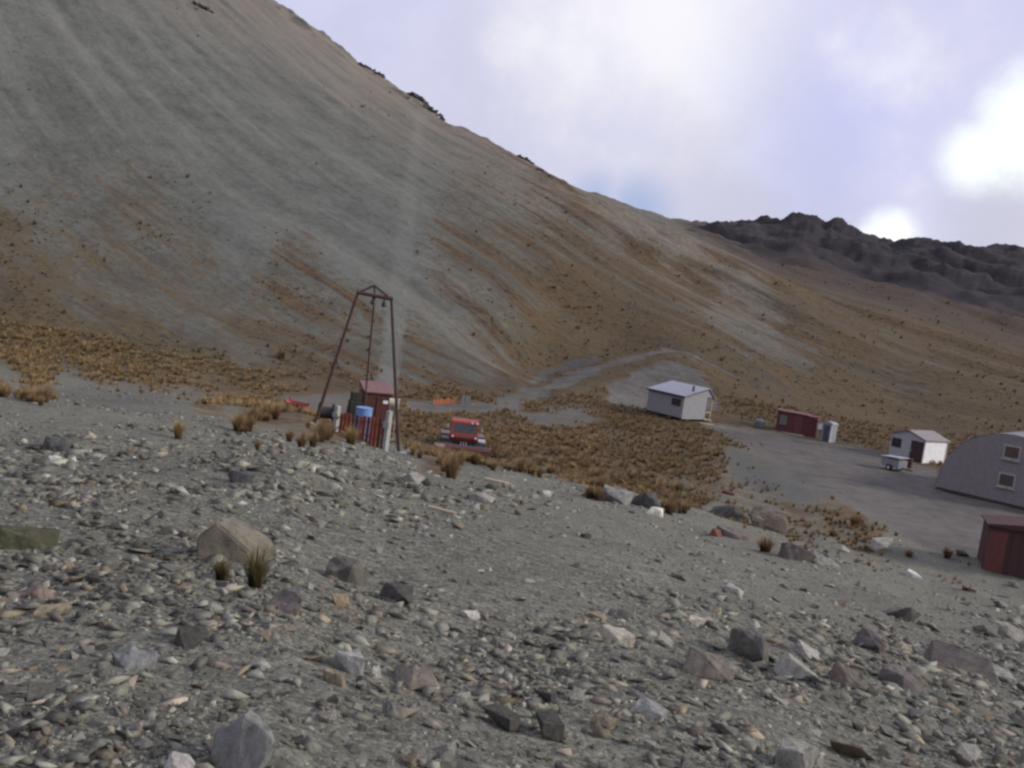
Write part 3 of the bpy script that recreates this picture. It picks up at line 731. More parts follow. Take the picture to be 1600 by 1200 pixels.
def engine_shed():
    r = 62.0
    p = floor_at(585, r); rz = face_cam(p) + R(14)
    t = thing('engine_shed', 'small red-brown tin shed with faded pink roof behind the tow tower', 'shed', p, rz)
    W, L, h_ = 1.75, 1.6, 1.75
    u, v, _d = proj(*[np.array(x) for x in (p.x, p.y, p.z)])
    hb = at_r(588, 640, r).z - p.z; ht = at_r(588, 613, r).z - p.z; h_ = ht
    G().box(-W / 2, W / 2, 0, L, -.4, h_).build('wall', 'redtin', t)
    G().prism([(-.12, h_ - .05), (-.12, h_ + .03), (L + .1, h_ + .5), (L + .1, h_ + .003), (0, h_ + .003)], 0, -W / 2 - .1, W / 2 + .1).build('roof', 'redroof', t)
    d = G().box(-.1, .62, -.04, -.003, -.1, h_ - .25).build('door', 'redplank2', t)
    G().box(.3, .62, -.06, -.042, h_ - .68, h_ - .48).build('notice', 'white', d)
    G().box(-W / 2 - .2, -W / 2 - .003, .1, .6, -.3, h_ - .3).build('side_panel', 'maroon', t)
    q_ = floor_at(609, r - 1.5); c = thing('fuel_tank', 'cream fuel tank on legs at right side of tin shed', 'tank', q_, face_cam(q_))
    zt = at_r(611, 629, r - 1.5).z - q_.z
    G().tube((-.3, 0, zt), (.3, 0, zt), .28, .28, 16).build('body', 'cream', c)
    G().box(.31, .34, -.25, .25, zt - .3, zt + .3).build('end_plate', 'white', c)
    for x in (-.2, .2): G().box(x - .04, x + .04, -.15, .15, -.3, zt - .2).build('leg', 'timber', c)
    q_ = floor_at(551, r - 1); e = thing('tow_engine', 'dark green-black engine block standing left of tin shed', 'engine', q_, face_cam(q_) + .2)
    zt = at_r(551, 612, r - 1).z - q_.z
    G().box(-.38, .38, -.3, .5, -.3, zt * .75).build('block', 'machine', e, bevel=.04)
    G().box(-.3, .3, -.2, .4, zt * .75 + .002, zt).build('hood', 'machine', e, bevel=.03)
    G().tube((.2, 0, zt), (.2, 0, zt + .35), .05).build('exhaust', 'rust', e); G().tube((-.44, .1, zt * .45), (-.39, .1, zt * .45), .28, .28, 16).build('flywheel', 'darksteel', e)
    q_ = floor_at(508, fra + 6); k = thing('cable_reel', 'dark grey cable reel lying left of fence under tower', 'reel', q_, .3)
    zc = .38
    G().tube((-.28, 0, zc), (.28, 0, zc), .26, .26, 16).build('coil', 'darksteel', k)
    for x in (-.3, .3): G().tube((x - .03, 0, zc), (x + .03, 0, zc), .42, .42, 18).build('flange', 'machine', k)
engine_shed()
def litter():
    p = floor_at(462, 52); t = thing('red_sledge', 'flat red plastic sledge lying on grass left of tow tower', 'sledge', p, -.15)
    u0 = at_r(445, 636, 52); u1 = at_r(480, 640, 52); ln = (u1 - u0).length
    g = G()
    sec = [(-.42, .42), (-.34, .22), (.34, .22), (.42, .42)]
    xs = [-ln / 2, -ln / 2 + .18, ln / 2 - .1, ln / 2]; zs = [.28, .06, .04, .1]
    vs = [(x, y, z + dz) for x, dz in zip(xs, zs) for y, z in sec]; fs = [(i * 4 + j, i * 4 + j + 1, i * 4 + j + 5, i * 4 + j + 4) for i in range(3) for j in range(3)]
    g.add(vs, fs); hb = g.build('hull', 'redsheet', t); hb.modifiers.new('thickness', 'SOLIDIFY').thickness = .03
    for s_ in (-1, 1): G().tube((-ln / 2 + .3, s_ * .2, .1), (ln / 2, s_ * .2, .1), .12).build('runner', 'redsheet', t)
    # orange safety netting on stakes, with two pale boards
    a = hit(677, 633); b = hit(711, 631); d = b - a
    t = thing('safety_netting', 'sagging orange-red netting on stakes behind the snow groomer', 'netting', a, math.atan2(d.y, d.x)); L = math.hypot(d.x, d.y)
    dz = b.z - a.z
    for i in range(4):
        x = L * i / 3; G().tube((x, 0, dz * i / 3 - .2), (x, 0, dz * i / 3 + .62), .025).build('stake', 'timber', t)
    for i in range(6):
        g = G(); z = .12 + i * .085
        pts = [(L * k / 12, .03, dz * k / 12 + z - .12 * math.sin(math.pi * (k % 4) / 4)) for k in range(13)]
        for p0, p1 in zip(pts[:-1], pts[1:]): g.tube(p0, p1, .03, .03, 4)
        g.build('strand', 'orangenet', t)
    for px, wd, lab in ((722, .25, 'narrow pale board standing upright at the end of orange netting, left one'), (729, .42, 'wider pale board standing upright right of the orange netting')):
        q_ = hit(px, 634); o = G().box(-wd / 2, wd / 2, -.04, .04, -.2, .95).build('marker_board', 'palegrey'); o.location = q_; o.rotation_euler = (R(-4), R(3), face_cam(q_)); tag(o, lab, 'board')
    # weathered beam half buried at the moraine lip
    p = hit(775, 756); o = G().box(-.42, .42, -.07, .07, -.06, .13).build('timber_beam', 'timber', bevel=.015); o.location = p; o.rotation_euler = (0, R(4), face_cam(p) + R(-3)); tag(o, 'weathered squared timber beam lying on the gravel below the snow groomer', 'beam')
    p = hit(692, 800); o = G().tube((-.2, 0, .03), (.2, 0, .02), .022, .018, 8).build('timber_stick', 'timber'); o.location = p; o.rotation_euler = (0, R(5), 0); tag(o, 'thin bleached stick lying on the open gravel', 'stick')
    p = hit(1138, 772); o = G().box(-.4, .4, -.15, .15, -.05, .14).build('rusty_plate', 'redplank2', bevel=.02); o.location = p; o.rotation_euler = (R(10), R(6), R(-30)); tag(o, 'dark rusty metal scrap lying above the boulders at moraine edge', 'scrap')
litter()

# ------------------------------------------------------------------ snow groomer
def groomer():
    p = hit(722, 704); rz = face_cam(p) + R(3)
    t = thing('snow_groomer', 'red snow groomer with wide front blade parked on the grass', 'snow groomer', p, rz)
    t.scale = (1, 1, .84)
    # local: -Y is the front
    G().box(-.8, .8, -.2, 3.2, .42, .78).build('chassis', 'darksteel', t)
    for s_ in (-1, 1):
        x0, x1 = s_ * .72, s_ * 1.45
        r_ = .36; pts = [(-.15 + r_ * math.cos(R(a)) - .0, r_ + r_ * math.sin(R(a))) for a in range(90, 271, 20)] + [(3.1 + r_ * math.cos(R(a)), r_ + r_ * math.sin(R(a))) for a in range(-90, 91, 20)]
        tk = G().prism(pts, 0, min(x0, x1), max(x0, x1)).build('track', 'rubber', t)
        for k in range(16):
            yy = -.1 + k * .21
            G().box(min(x0, x1) - .02, max(x0, x1) + .02, yy - .03, yy + .03, 2 * r_ + .002, 2 * r_ + .05).build('cleat', 'grill', tk)
        for k in range(4):
            wh = G().tube((s_ * 1.452, .0 + k * 1.0, r_), (s_ * 1.50, .0 + k * 1.0, r_), .28, .28, 16).build('wheel', 'darksteel', tk)
    # cab body: side profile extruded
    w_ = .92
    G().prism([(-.22, .80), (1.6, .80), (1.6, 1.45), (-.30, 1.45), (-.36, 1.25)], 0, -w_, w_).build('cab_lower', 'orange', t)
    ws = [(-.295, 1.452), (-.02, 2.22), (1.45, 2.26), (1.58, 1.452)]
    # cab frame: roof, pillars
    G().prism([(-.08, 2.20), (1.5, 2.24), (1.5, 2.36), (.0, 2.36)], 0, -w_ + .02, w_ - .02).build('roof', 'orange', t)
    for s_ in (-1, 1):
        xa, xb = s_ * (w_ - .03), s_ * (w_ - .13)
        G().hexa([(xa, -.29, 1.452), (xb, -.29, 1.452), (xb, -.19, 1.452), (xa, -.19, 1.452)], [(xa, -.06, 2.198), (xb, -.06, 2.198), (xb, .04, 2.198), (xa, .04, 2.198)]).build('pillar', 'orange', t)
        G().box(min(xa, xb), max(xa, xb), 1.4, 1.55, 1.452, 2.198).build('pillar', 'orange', t)
        G().hexa([(xa * .99, -.18, 1.455), (xa * .97, -.18, 1.455), (xa * .97, 1.39, 1.455), (xa * .99, 1.39, 1.455)], [(xa * .99, .05, 2.19), (xa * .97, .05, 2.19), (xa * .97, 1.39, 2.19), (xa * .99, 1.39, 2.19)]).build('side_window', 'glass', t)
        mi = G().tube((s_ * .9, -.1, 1.9), (s_ * 1.12, -.2, 1.95), .02).build('mirror_arm', 'darksteel', t)
        G().box(s_ * 1.15 - .06, s_ * 1.15 + .06, -.23, -.19, 1.75, 2.05).build('mirror', 'silver', mi)
    x = w_ - .14
    G().hexa([(-x, -.285, 1.455), (x, -.285, 1.455), (x, -.265, 1.455), (-x, -.265, 1.455)], [(-x, -.045, 2.195), (x, -.045, 2.195), (x, -.025, 2.195), (-x, -.025, 2.195)]).build('windscreen', 'glass', t)
    for dx in (-.35, .3): G().tube((dx, -.31, 1.48), (dx + .28, -.16, 1.98), .013, .013, 5).build('wiper', 'darksteel', t)
    G().box(-.62, .62, -.385, -.34, 1.10, 1.24).build('grille', 'grill', t)
    for dx in (-.78, .78): G().tube((dx, -.39, 1.17), (dx, -.3, 1.17), .09, .09, 12).build('headlight', 'white', t)
    for dx in (.45, .8): G().tube((dx, -.16, 2.31), (dx, -.04, 2.31), .07, .07, 10).build('roof_light', 'white', t)
    # seat seen through the glass is left dark; a pale sheet lies inside the screen
    G().box(-1.5, 1.5, 1.75, 3.3, .8, .9).build('rear_deck', 'grill', t)
    G().box(1.0, 1.5, -.2, .9, .80, .92).build('mudguard', 'silver', t); G().box(-1.5, -1.0, -.2, .9, .80, .92).build('mudguard', 'grill', t)
    # blade: curved section extruded across
    prof = [(-1.12, .04), (-1.2, .2), (-1.22, .4), (-1.14, .62), (-1.1, .62), (-1.17, .4), (-1.15, .2), (-1.07, .04)]
    bl = G().prism(prof, 0, -1.25, 1.85).build('blade', 'blade', t)
    G().prism([(y - .004, z) for y, z in prof], 0, -1.95, -1.253).build('blade_wing', 'pinkblade', t)
    G().box(-1.95, 1.85, -1.16, -1.10, .623, .66).build('blade_edge', 'palegrey', bl)
    for dx in (-.5, .5): G().tube((dx, -.2, .55), (dx, -1.1, .4), .07).build('push_arm', 'darksteel', t)
    for dx in (-.18, .0, .18): G().tube((dx, -.25, .75), (dx, -1.0, .6), .03).build('hydraulic_hose', 'palegrey', t)
groomer()

# ------------------------------------------------------------------ stones
def hull_mesh(name, seed, npts, flat=.7, bevel=0.0, sub=0, rough=.0):
    rng = random.Random(seed); bm = bmesh.new()
    for _ in range(npts):
        v = Vector((rng.gauss(0, 1), rng.gauss(0, 1), rng.gauss(0, 1))).normalized()
        v = Vector((max(-.8, min(.8, v.x * 1.15)), max(-.8, min(.8, v.y * 1.15)), max(-.72, min(.72, v.z * 1.2))))
        bm.verts.new((v.x * rng.uniform(.9, 1.15), v.y * rng.uniform(.9, 1.1), v.z * flat * rng.uniform(.85, 1.1)))
    res = bmesh.ops.convex_hull(bm, input=bm.verts)
    bmesh.ops.delete(bm, geom=list({e for e in res['geom_interior'] + res['geom_unused'] if isinstance(e, bmesh.types.BMVert)}), context='VERTS')
    bmesh.ops.dissolve_limit(bm, angle_limit=R(14), verts=bm.verts, edges=bm.edges)
    if bevel: bmesh.ops.bevel(bm, geom=list(bm.edges), offset=bevel, segments=2, profile=.6, affect='EDGES', clamp_overlap=True)
    bmesh.ops.triangulate(bm, faces=bm.faces)
    if sub:
        bmesh.ops.subdivide_edges(bm, edges=bm.edges, cuts=sub, use_grid_fill=True)
        co = np.array([v.co[:] for v in bm.verts])
        d = fbm(co[:, 0] * 2.3 + co[:, 2], co[:, 1] * 2.3 - co[:, 2] * 1.7, seed, 4) * rough + fbm(co[:, 0] * 7 + co[:, 2] * 3, co[:, 1] * 7 - co[:, 2] * 5, seed + 9, 2) * rough * .35
        bm.normal_update()
        for v, k_ in zip(bm.verts, d): v.co += v.normal * k_
    me = bpy.data.meshes.new(name); bm.to_mesh(me); bm.free()
    return me
def stone(me, name, p, w_, h_, d_, yaw, tiltx, tilty, colr, sink=.3):
    o = bpy.data.objects.new(name, me); col.objects.link(o)
    o.scale = (w_ / 2, d_ / 2, h_ / 2 / .62)
    o.location = (p.x, p.y, p.z + h_ * (.5 - sink)); o.rotation_euler = (tiltx, tilty, yaw); o.color = tuple(colr) + (1,)
    return o
GREY, DARK, PALE, TAN, PINK, MAUVE, MOSS, WHITE, BROWN = (.14, .137, .12), (.058, .056, .05), (.26, .255, .22), (.23, .195, .135), (.21, .165, .138), (.115, .105, .096), (.055, .056, .034), (.46, .45, .41), (.12, .088, .066)
# px, py centre, width, height (photo pixels), colour, flatness tilt, label
NAMED = [
 (366, 846, 104, 76, (.15, .138, .108), 11, 'largest angular slab boulder with flat sloping top, left foreground'),
 (540, 889, 66, 54, (.095, .09, .078), -6, 'dark rounded boulder right of the large slab boulder'),
 (425, 936, 78, 48, MAUVE, 4, 'mauve-grey boulder below the grass tuft of the slab boulder'),
 (448, 948, 40, 26, PINK, 8, 'pinkish stone against the mauve-grey boulder'),
 (622, 926, 64, 40, DARK, 6, 'dark flat slab beside a small pale triangular stone'),
 (378, 1158, 96, 110, (.19, .195, .185), 8, 'big blocky grey boulder at the bottom edge, left of centre'),
 (950, 985, 84, 38, (.33, .31, .255), 6, 'long pale tan slab lying alone in the central gravel'),
 (930, 961, 34, 16, TAN, 0, 'small tan stone behind left end of the long pale slab'),
 (968, 958, 32, 20, GREY, -8, 'grey pointed stone behind right end of the long pale slab'),
 (735, 959, 30, 18, WHITE, 5, 'small near-white stone in the middle of the gravel'),
 (1103, 1036, 82, 54, (.15, .135, .112), 15, 'dark boulder with pale upper edge, right foreground'),
 (1165, 1006, 74, 60, (.10, .098, .086), -4, 'tall dark lumpy boulder between pale slabs, right foreground'),
 (1246, 1046, 66, 34, PALE, 24, 'lower of two curved pale slabs, right foreground'),
 (1254, 1014, 52, 26, (.33, .32, .29), 26, 'upper of two curved pale slabs, right foreground'),
 (1352, 998, 56, 40, (.085, .075, .072), 10, 'dark pointed stone behind the curved pale slabs'),
 (1318, 1058, 62, 32, (.135, .115, .095), 18, 'brown stone right of the lower curved pale slab'),
 (1238, 1176, 56, 66, PALE, 10, 'pale upright stone at the bottom edge, right of centre'),
 (1500, 1034, 104, 48, (.100, .090, .080), 8, 'wide dark reddish boulder at the far right foreground'),
 (1405, 1062, 70, 34, MAUVE, 20, 'mauve boulder left of the wide reddish boulder'),
 (1562, 1052, 44, 24, PALE, 25, 'pale slab at the right edge beyond the reddish boulder'),
 (1022, 797, 30, 22, (.50, .48, .41), 10, 'rounded cream-white boulder at the moraine lip'),
 (962, 772, 54, 34, (.20, .195, .175), 4, 'grey boulder left of the dark one at the moraine lip'),
 (1010, 779, 52, 42, (.055, .055, .052), 12, 'dark boulder behind the cream-white boulder'),
 (1136, 796, 70, 44, (.07, .068, .06), 6, 'largest dark boulder at the moraine lip below the hut'),
 (1194, 812, 66, 40, (.098, .083, .066), 14, 'brown boulder right of the largest dark boulder at the lip'),
 (1140, 832, 56, 24, (.11, .095, .088), 8, 'low grey-brown boulder below the dark lip boulders'),
 (1118, 832, 22, 18, (.14, .06, .045), 0, 'small rust-red stone at left end of a low boulder'),
 (1244, 863, 58, 32, (.09, .08, .07), 8, 'dark boulder right of a tussock on the right-hand slope'),
 (1288, 876, 40, 20, PALE, 22, 'pale flat stone right of a dark slope boulder'),
 (1428, 898, 30, 12, (.42, .41, .38), 12, 'small white stone left of the dark red shed'),
 (36, 838, 96, 40, MOSS, 6, 'low mossy green-black boulder at the left edge'),
 (60, 922, 42, 36, PINK, 0, 'pinkish stone near the left edge below mossy boulder'),
 (85, 955, 60, 20, TAN, 6, 'flat tan stone below the pinkish one at left edge'),
 (546, 1030, 64, 48, (.29, .29, .27), 4, 'pale grey boulder in the lower left centre'),
 (524, 1056, 44, 34, TAN, 0, 'tan blocky stone below the pale grey boulder'),
 (660, 1056, 96, 52, (.165, .148, .122), 6, 'wide brownish boulder with pink lower edge, lower centre'),
 (714, 1090, 46, 32, PALE, 10, 'pale stone touching the wide brownish boulder'),
 (205, 1030, 66, 36, (.20, .205, .20), 4, 'bluish-grey slab in the lower left gravel'),
 (284, 1196, 58, 32, (.36, .35, .32), 3, 'pale stone cut by the bottom edge at left'),
 (945, 1122, 44, 38, TAN, 20, 'striped tan stone in the lower right centre'),
 (1012, 1106, 52, 34, (.27, .27, .25), 22, 'pale angular stone right of the striped tan one'),
 (1148, 921, 38, 20, (.27, .26, .23), 6, 'lone pale rounded stone on smooth gravel at right'),
 (85, 718, 20, 14, WHITE, 0, 'left one of two white stones on the left slope'),
 (108, 718, 22, 14, WHITE, 0, 'right one of two white stones on the left slope'),
 (375, 744, 40, 26, (.06, .062, .06), 5, 'dark stone on the slope above the slab boulder'),
 (85, 692, 48, 26, (.07, .072, .068), 5, 'dark boulder on the left slope above two white stones'),
 (530, 936, 30, 26, (.26, .21, .13), 0, 'ochre stone below the dark rounded boulder'),
 (586, 1050, 16, 24, WHITE, -10, 'small upright white stone lower left of centre'),
 (855, 771, 18, 14, WHITE, 0, 'small white stone right of the timber beam'),
 (752, 774, 46, 22, (.24, .23, .20), 5, 'pale low rock below the timber beam'),
 (640, 745, 50, 28, (.19, .185, .165), 4, 'grey rock at the foot of the tow tower'),
 (560, 722, 44, 20, (.20, .195, .18), 4, 'flat grey rock in front of the plank fence'),
 (500, 735, 40, 18, (.14, .14, .13), 4, 'grey rock on the slope left of the plank fence'),
 (612, 1106, 34, 44, (.15, .15, .145), -8, 'steep grey stone left of the wide brownish boulder'),
 (1035, 998, 36, 26, PALE, 8, 'pale stone right of the long tan slab'),
 (1085, 968, 44, 26, (.36, .34, .29), 10, 'cluster-topping pale stone above the dark right boulders'),
]
rng = random.Random(11)
for k_, (px, py, w_, h_, c_, tl, lab) in enumerate(NAMED):
    p = hit(px, min(py + h_ * .32, 1290)); dist = (p - Vector((0, 0, H))).length; s_ = dist / FPX
    me = hull_mesh('boulder', 100 + k_, 16 if k_ else 9, .62, .04, 3, .20); me.materials.append(MAT['stone'])
    if k_ == 0:                                    # the slab boulder: broad front face, sloping top, short right face
        pts = [(-.98, -.5, .31), (-.44, -.62, .60), (.38, -.66, -.05), (.40, -.66, -.75), (-.95, -.55, -.75), (1, -.1, .02), (.95, -.15, -.75), (-.05, .45, .52), (.75, .4, .12), (-.7, .6, -.7), (.6, .7, -.7)]
        bm = bmesh.new()
        for q_ in pts: bm.verts.new(q_)
        bmesh.ops.convex_hull(bm, input=bm.verts); bmesh.ops.dissolve_limit(bm, angle_limit=R(12), verts=bm.verts, edges=bm.edges); bmesh.ops.bevel(bm, geom=list(bm.edges), offset=.035, segments=2, affect='EDGES', clamp_overlap=True)
        bmesh.ops.triangulate(bm, faces=bm.faces); bmesh.ops.subdivide_edges(bm, edges=bm.edges, cuts=2, use_grid_fill=True)
        co = np.array([v.co[:] for v in bm.verts]); d = fbm(co[:, 0] * 3 + co[:, 2], co[:, 1] * 3 - co[:, 2] * 2, 4, 4) * .07; bm.normal_update()
        for v, q_ in zip(bm.verts, d): v.co += v.normal * q_
        bm.to_mesh(me); bm.free()
    stone(me, 'boulder' if w_ * s_ > .3 else 'stone', p, w_ * s_ * 1.05, h_ * s_ * (1.42 if k_ else 1.2), (w_ + h_) * .5 * s_, face_cam(p) + (rng.uniform(-.4, .4) if k_ else 0), R(rng.uniform(-6, 6)) if k_ else 0, R(tl) if k_ else R(-8), [q_ * 1.15 for q_ in c_], .45 if k_ else .3)
    o = col.objects[-1]; tag(o, lab, 'boulder' if o.name.startswith('boulder') else 'stone')

ORD = ['closest', 'second closest', 'third closest'] + [w_ + ' closest' for w_ in 'fourth fifth sixth seventh eighth ninth tenth eleventh twelfth thirteenth fourteenth fifteenth sixteenth seventeenth eighteenth nineteenth twentieth twenty-first twenty-second twenty-third twenty-fourth twenty-fifth twenty-sixth twenty-seventh twenty-eighth'.split()]
def landmark_labels(items, marks, noun):
    """items: (object, px, py, kind); each is told by the landmark it lies nearest to, the side and its rank there"""
    bag = {}
    for o, px, py, kd in items:
        best = min(marks, key=lambda m_: (m_[0] - px) ** 2 + ((m_[1] - py) * 1.6) ** 2)
        dx, dy = px - best[0], (py - best[1]) * 1.3
        side = ('right of' if dx > 0 else 'left of') if abs(dx) > abs(dy) else ('in front of' if dy > 0 else 'behind')
        bag.setdefault((kd, side, best[2]), []).append((math.hypot(dx, dy), o))
    for (kd, side, ref), L in bag.items():
        L.sort(key=lambda q_: q_[0])
        for i, (_d, o) in enumerate(L): o['label'] = f'{ORD[min(i, 27)]} {kd} {noun} {side} the {ref}'
# about 240 further loose stones one can still pick out
var = [hull_mesh('stone', 300 + i, 10, .62, .04, 1, .06) for i in range(12)]
for m_ in var: m_.materials.append(MAT['stone'])
KINDS = [('pale', (.26, .25, .215)), ('mid-grey', (.15, .146, .127)), ('dark', (.068, .066, .058)), ('tan', (.21, .17, .12))]
STONES = []
placed = [(n_[0], n_[1], n_[2]) for n_ in NAMED]
cnt = 0
while cnt < 235:
    py = 800 + 400 * rng.random() ** .75; px = rng.uniform(-10, 1610)
    py = py + (px - 800) * .06
    cl = float(fbm(np.array(px * .006), np.array(py * .008), 77, 3))
    if 560 < px < 1250 and py < 960 and rng.random() < .8: continue
    if cl < -.06 and rng.random() < .75: continue
    w_ = min(14 + 9 * (rng.paretovariate(1.9) - 1) + 10 * rng.random() * (py - 780) / 400, 62)
    if any(abs(px - a) < (w_ + c_) * .5 and abs(py - b) < (w_ + c_) * .38 for a, b, c_ in placed): continue
    placed.append((px, py, w_)); p = hit(px, py + w_ * .2); s_ = (p - Vector((0, 0, H))).length / FPX
    kd, c_ = KINDS[rng.choices(range(4), (.34, .34, .2, .12))[0]]; f = rng.uniform(.8, 1.2)
    o = stone(var[cnt % 12], 'stone', p, w_ * s_ * rng.uniform(.9, 1.3), w_ * s_ * rng.uniform(.5, .8), w_ * s_, rng.uniform(0, 6.3), R(rng.uniform(-22, 22)), R(rng.uniform(-22, 22)), [x * f for x in c_], .3)
    tag(o, '', 'stone', 'loose stones lying in the foreground gravel'); STONES.append((o, px, py, kd))
    cnt += 1
landmark_labels(STONES, [(366, 848, 'large flat-topped slab boulder'), (540, 889, 'dark rounded boulder beside the slab boulder'), (425, 936, 'mauve-grey boulder below the slab boulder'), (622, 926, 'dark flat slab left of centre'), (378, 1158, 'big blocky boulder at the bottom edge'), (950, 985, 'long pale tan slab'), (735, 959, 'small near-white central stone'),
    (1103, 1034, 'dark boulder with pale upper edge'), (1165, 1002, 'tall dark lumpy boulder'), (1246, 1046, 'lower curved pale slab'), (1352, 998, 'dark pointed stone at right'), (1238, 1176, 'pale upright stone at the bottom edge'), (1500, 1030, 'wide dark reddish boulder'), (1405, 1062, 'mauve boulder at right'), (36, 838, 'mossy boulder at the left edge'),
    (60, 922, 'pinkish stone near the left edge'), (546, 1030, 'pale grey boulder lower left of centre'), (660, 1056, 'wide brownish boulder'), (205, 1030, 'bluish-grey slab at lower left'), (945, 1122, 'striped tan stone'), (1148, 921, 'lone pale rounded stone at right'), (1244, 863, 'dark boulder on the right-hand slope'), (1136, 796, 'largest dark boulder at the lip')], 'stone')

# the countless rest: rubble and pebbles
def rubble():
    rs = np.random.default_rng(5)
    shapes = []
    for i in range(14):
        m_ = hull_mesh('tmp', 500 + i, 6, .62); co = np.array([v.co[:] for v in m_.vertices]); fc = np.array([p.vertices[:] for p in m_.polygons]); shapes.append((co, fc)); bpy.data.meshes.remove(m_)
    N = 60000
    az = np.radians(rs.uniform(-33, 33, N)); r = np.exp(rs.beta(1.0, 1.35, N) * np.log(75 / 2.3) + np.log(2.3))
    x = r * np.sin(az); y = r * np.cos(az)
    g = grid_at(G_, x, y); tk = grid_at(T_, x, y)
    clump = fbm(x * .55, y * .55, 81, 4) + .35 * fbm(x * 2, y * 2, 82, 2)
    ok = (rs.random(N) > g * 2.2) & (rs.random(N) > tk * .8)
    smooth = sstep(clump, -.16, .10)                 # stretches of fine gravel between stony ones
    size = np.clip((.0031 * r + .006) * (rs.pareto(1.55, N) * .8 + .8), 0, .28) * (.5 + .8 * smooth)
    size = np.minimum(size, .02 * r + .03)
    size = np.where(r > 45, size * .8, size)
    uu, vv, _d = proj(x, y, ground(x, y))
    fine = np.exp(-((uu - 900) / 330) ** 2 - ((vv - 860) / 75) ** 2) + .8 * np.exp(-((uu - 1350) / 200) ** 2 - ((vv - 930) / 45) ** 2) + .6 * np.exp(-((uu - 150) / 260) ** 2 - ((vv - 650) / 40) ** 2)
    size *= 1 - .6 * np.clip(fine, 0, 1); ok &= rs.random(N) > .45 * fine
    idx = np.nonzero(ok)[0]
    V_, F_, C_ = [], [], []; off = 0
    sel = rs.integers(0, 14, N)
    for k_ in range(14):
        ids = idx[sel[idx] == k_]; co, fc = shapes[k_]; n = len(ids)
        a = rs.uniform(0, 6.283, n); tx = rs.normal(0, .35, n); sx = size[ids] * rs.uniform(.8, 1.5, n) * .5; sy = size[ids] * rs.uniform(.6, 1.1, n) * .5; sz = size[ids] * rs.uniform(.5, 1.0, n) * .6
        P = co[None] * np.stack([sx, sy, sz], -1)[:, None]
        c, s = np.cos(tx)[:, None], np.sin(tx)[:, None]
        yy = P[..., 1] * c - P[..., 2] * s; zz = P[..., 1] * s + P[..., 2] * c; P[..., 1] = yy; P[..., 2] = zz
        c, s = np.cos(a)[:, None], np.sin(a)[:, None]
        xx = P[..., 0] * c - P[..., 1] * s; yy = P[..., 0] * s + P[..., 1] * c
        zg = ground(x[ids], y[ids])
        P = np.stack([xx + x[ids][:, None], yy + y[ids][:, None], P[..., 2] + (zg + sz * .02)[:, None]], -1)
        base_ = np.array([.150, .149, .122]); br = np.exp(rs.normal(.02, .33, n))[:, None]
        tint = np.where(rs.random(n)[:, None] < .05, np.array([1.14, .98, .84]), np.where(rs.random(n)[:, None] < .12, np.array([1.08, .95, .93]), np.array([1., 1., 1.])))
        cc = np.clip(base_ * br * tint, .035, .48)
        V_.append(P.reshape(-1, 3)); F_.append((fc[None] + (np.arange(n) * len(co))[:, None, None] + off).reshape(-1, 3)); off += n * len(co)
        C_.append(np.repeat(np.concatenate([cc, np.ones((n, 1))], 1), len(co), 0))
    me = mesh_np('rubble', np.concatenate(V_), np.concatenate(F_), 3); cattr(me, 'col', np.concatenate(C_))
    me.materials.append(MAT['rubble'])
    o = bpy.data.objects.new('rubble', me); col.objects.link(o); o['kind'] = 'stuff'; o['label'] = 'grey gravel and small angular rubble covering the foreground slope'; o['category'] = 'rubble'
rubble()

# rocky outcrops on the skyline of the scree hill
for k_, (px, py, w_, h_, lab) in enumerate(((578, 104, 34, 10, 'dark crag on the skyline highest up the scree hill'), (598, 119, 22, 8, 'small dark crag just below the highest one on the skyline'), (655, 153, 34, 12, 'left half of the broken dark crag on the skyline above the tow line'),
        (679, 168, 30, 15, 'right half of the broken dark crag on the skyline above the tow line'), (820, 250, 26, 6, 'low brown crag lower down the skyline'), (848, 266, 18, 5, 'lowest small crag on the skyline of the scree hill'), (318, 14, 26, 10, 'dark crag near the top edge on the upper scree'))):
    rr_ = float(np.interp(az_t(px, py)[0], ridge[:, 0], ridge[:, 1])); 
    if k_ == 6: p = hit(px, py)
    else: p = at_r(px, py, rr_); p.z = float(ground(p.x, p.y))
    s_ = (p - Vector((0, 0, H))).length / FPX
    t = thing('crag', lab, 'crag', p, 0)
    a_ = face_cam(p); sl = R(33)
    for j in range(6):
        f = (j + .5) / 6 - .5
        me = hull_mesh('crag_block', 700 + k_ * 9 + j, 11, .62, .03, 1, .12); me.materials.append(MAT['stone'])
        o = bpy.data.objects.new('block', me); col.objects.link(o); o.parent = t
        wx = w_ * s_ * .17 * rng.uniform(.8, 1.4); hz = h_ * s_ * rng.uniform(.45, .9)
        lx = f * w_ * s_; gx, gy = p.x + lx * math.cos(a_), p.y + lx * math.sin(a_)
        o.location = (gx - p.x, gy - p.y, float(ground(gx, gy)) - p.z + hz * .12); o.scale = (wx, wx * 1.2, hz); o.rotation_euler = (rng.uniform(-.3, .3), rng.uniform(0, .6), rng.uniform(0, 6)); o.color = (.06, .052, .048, 1)

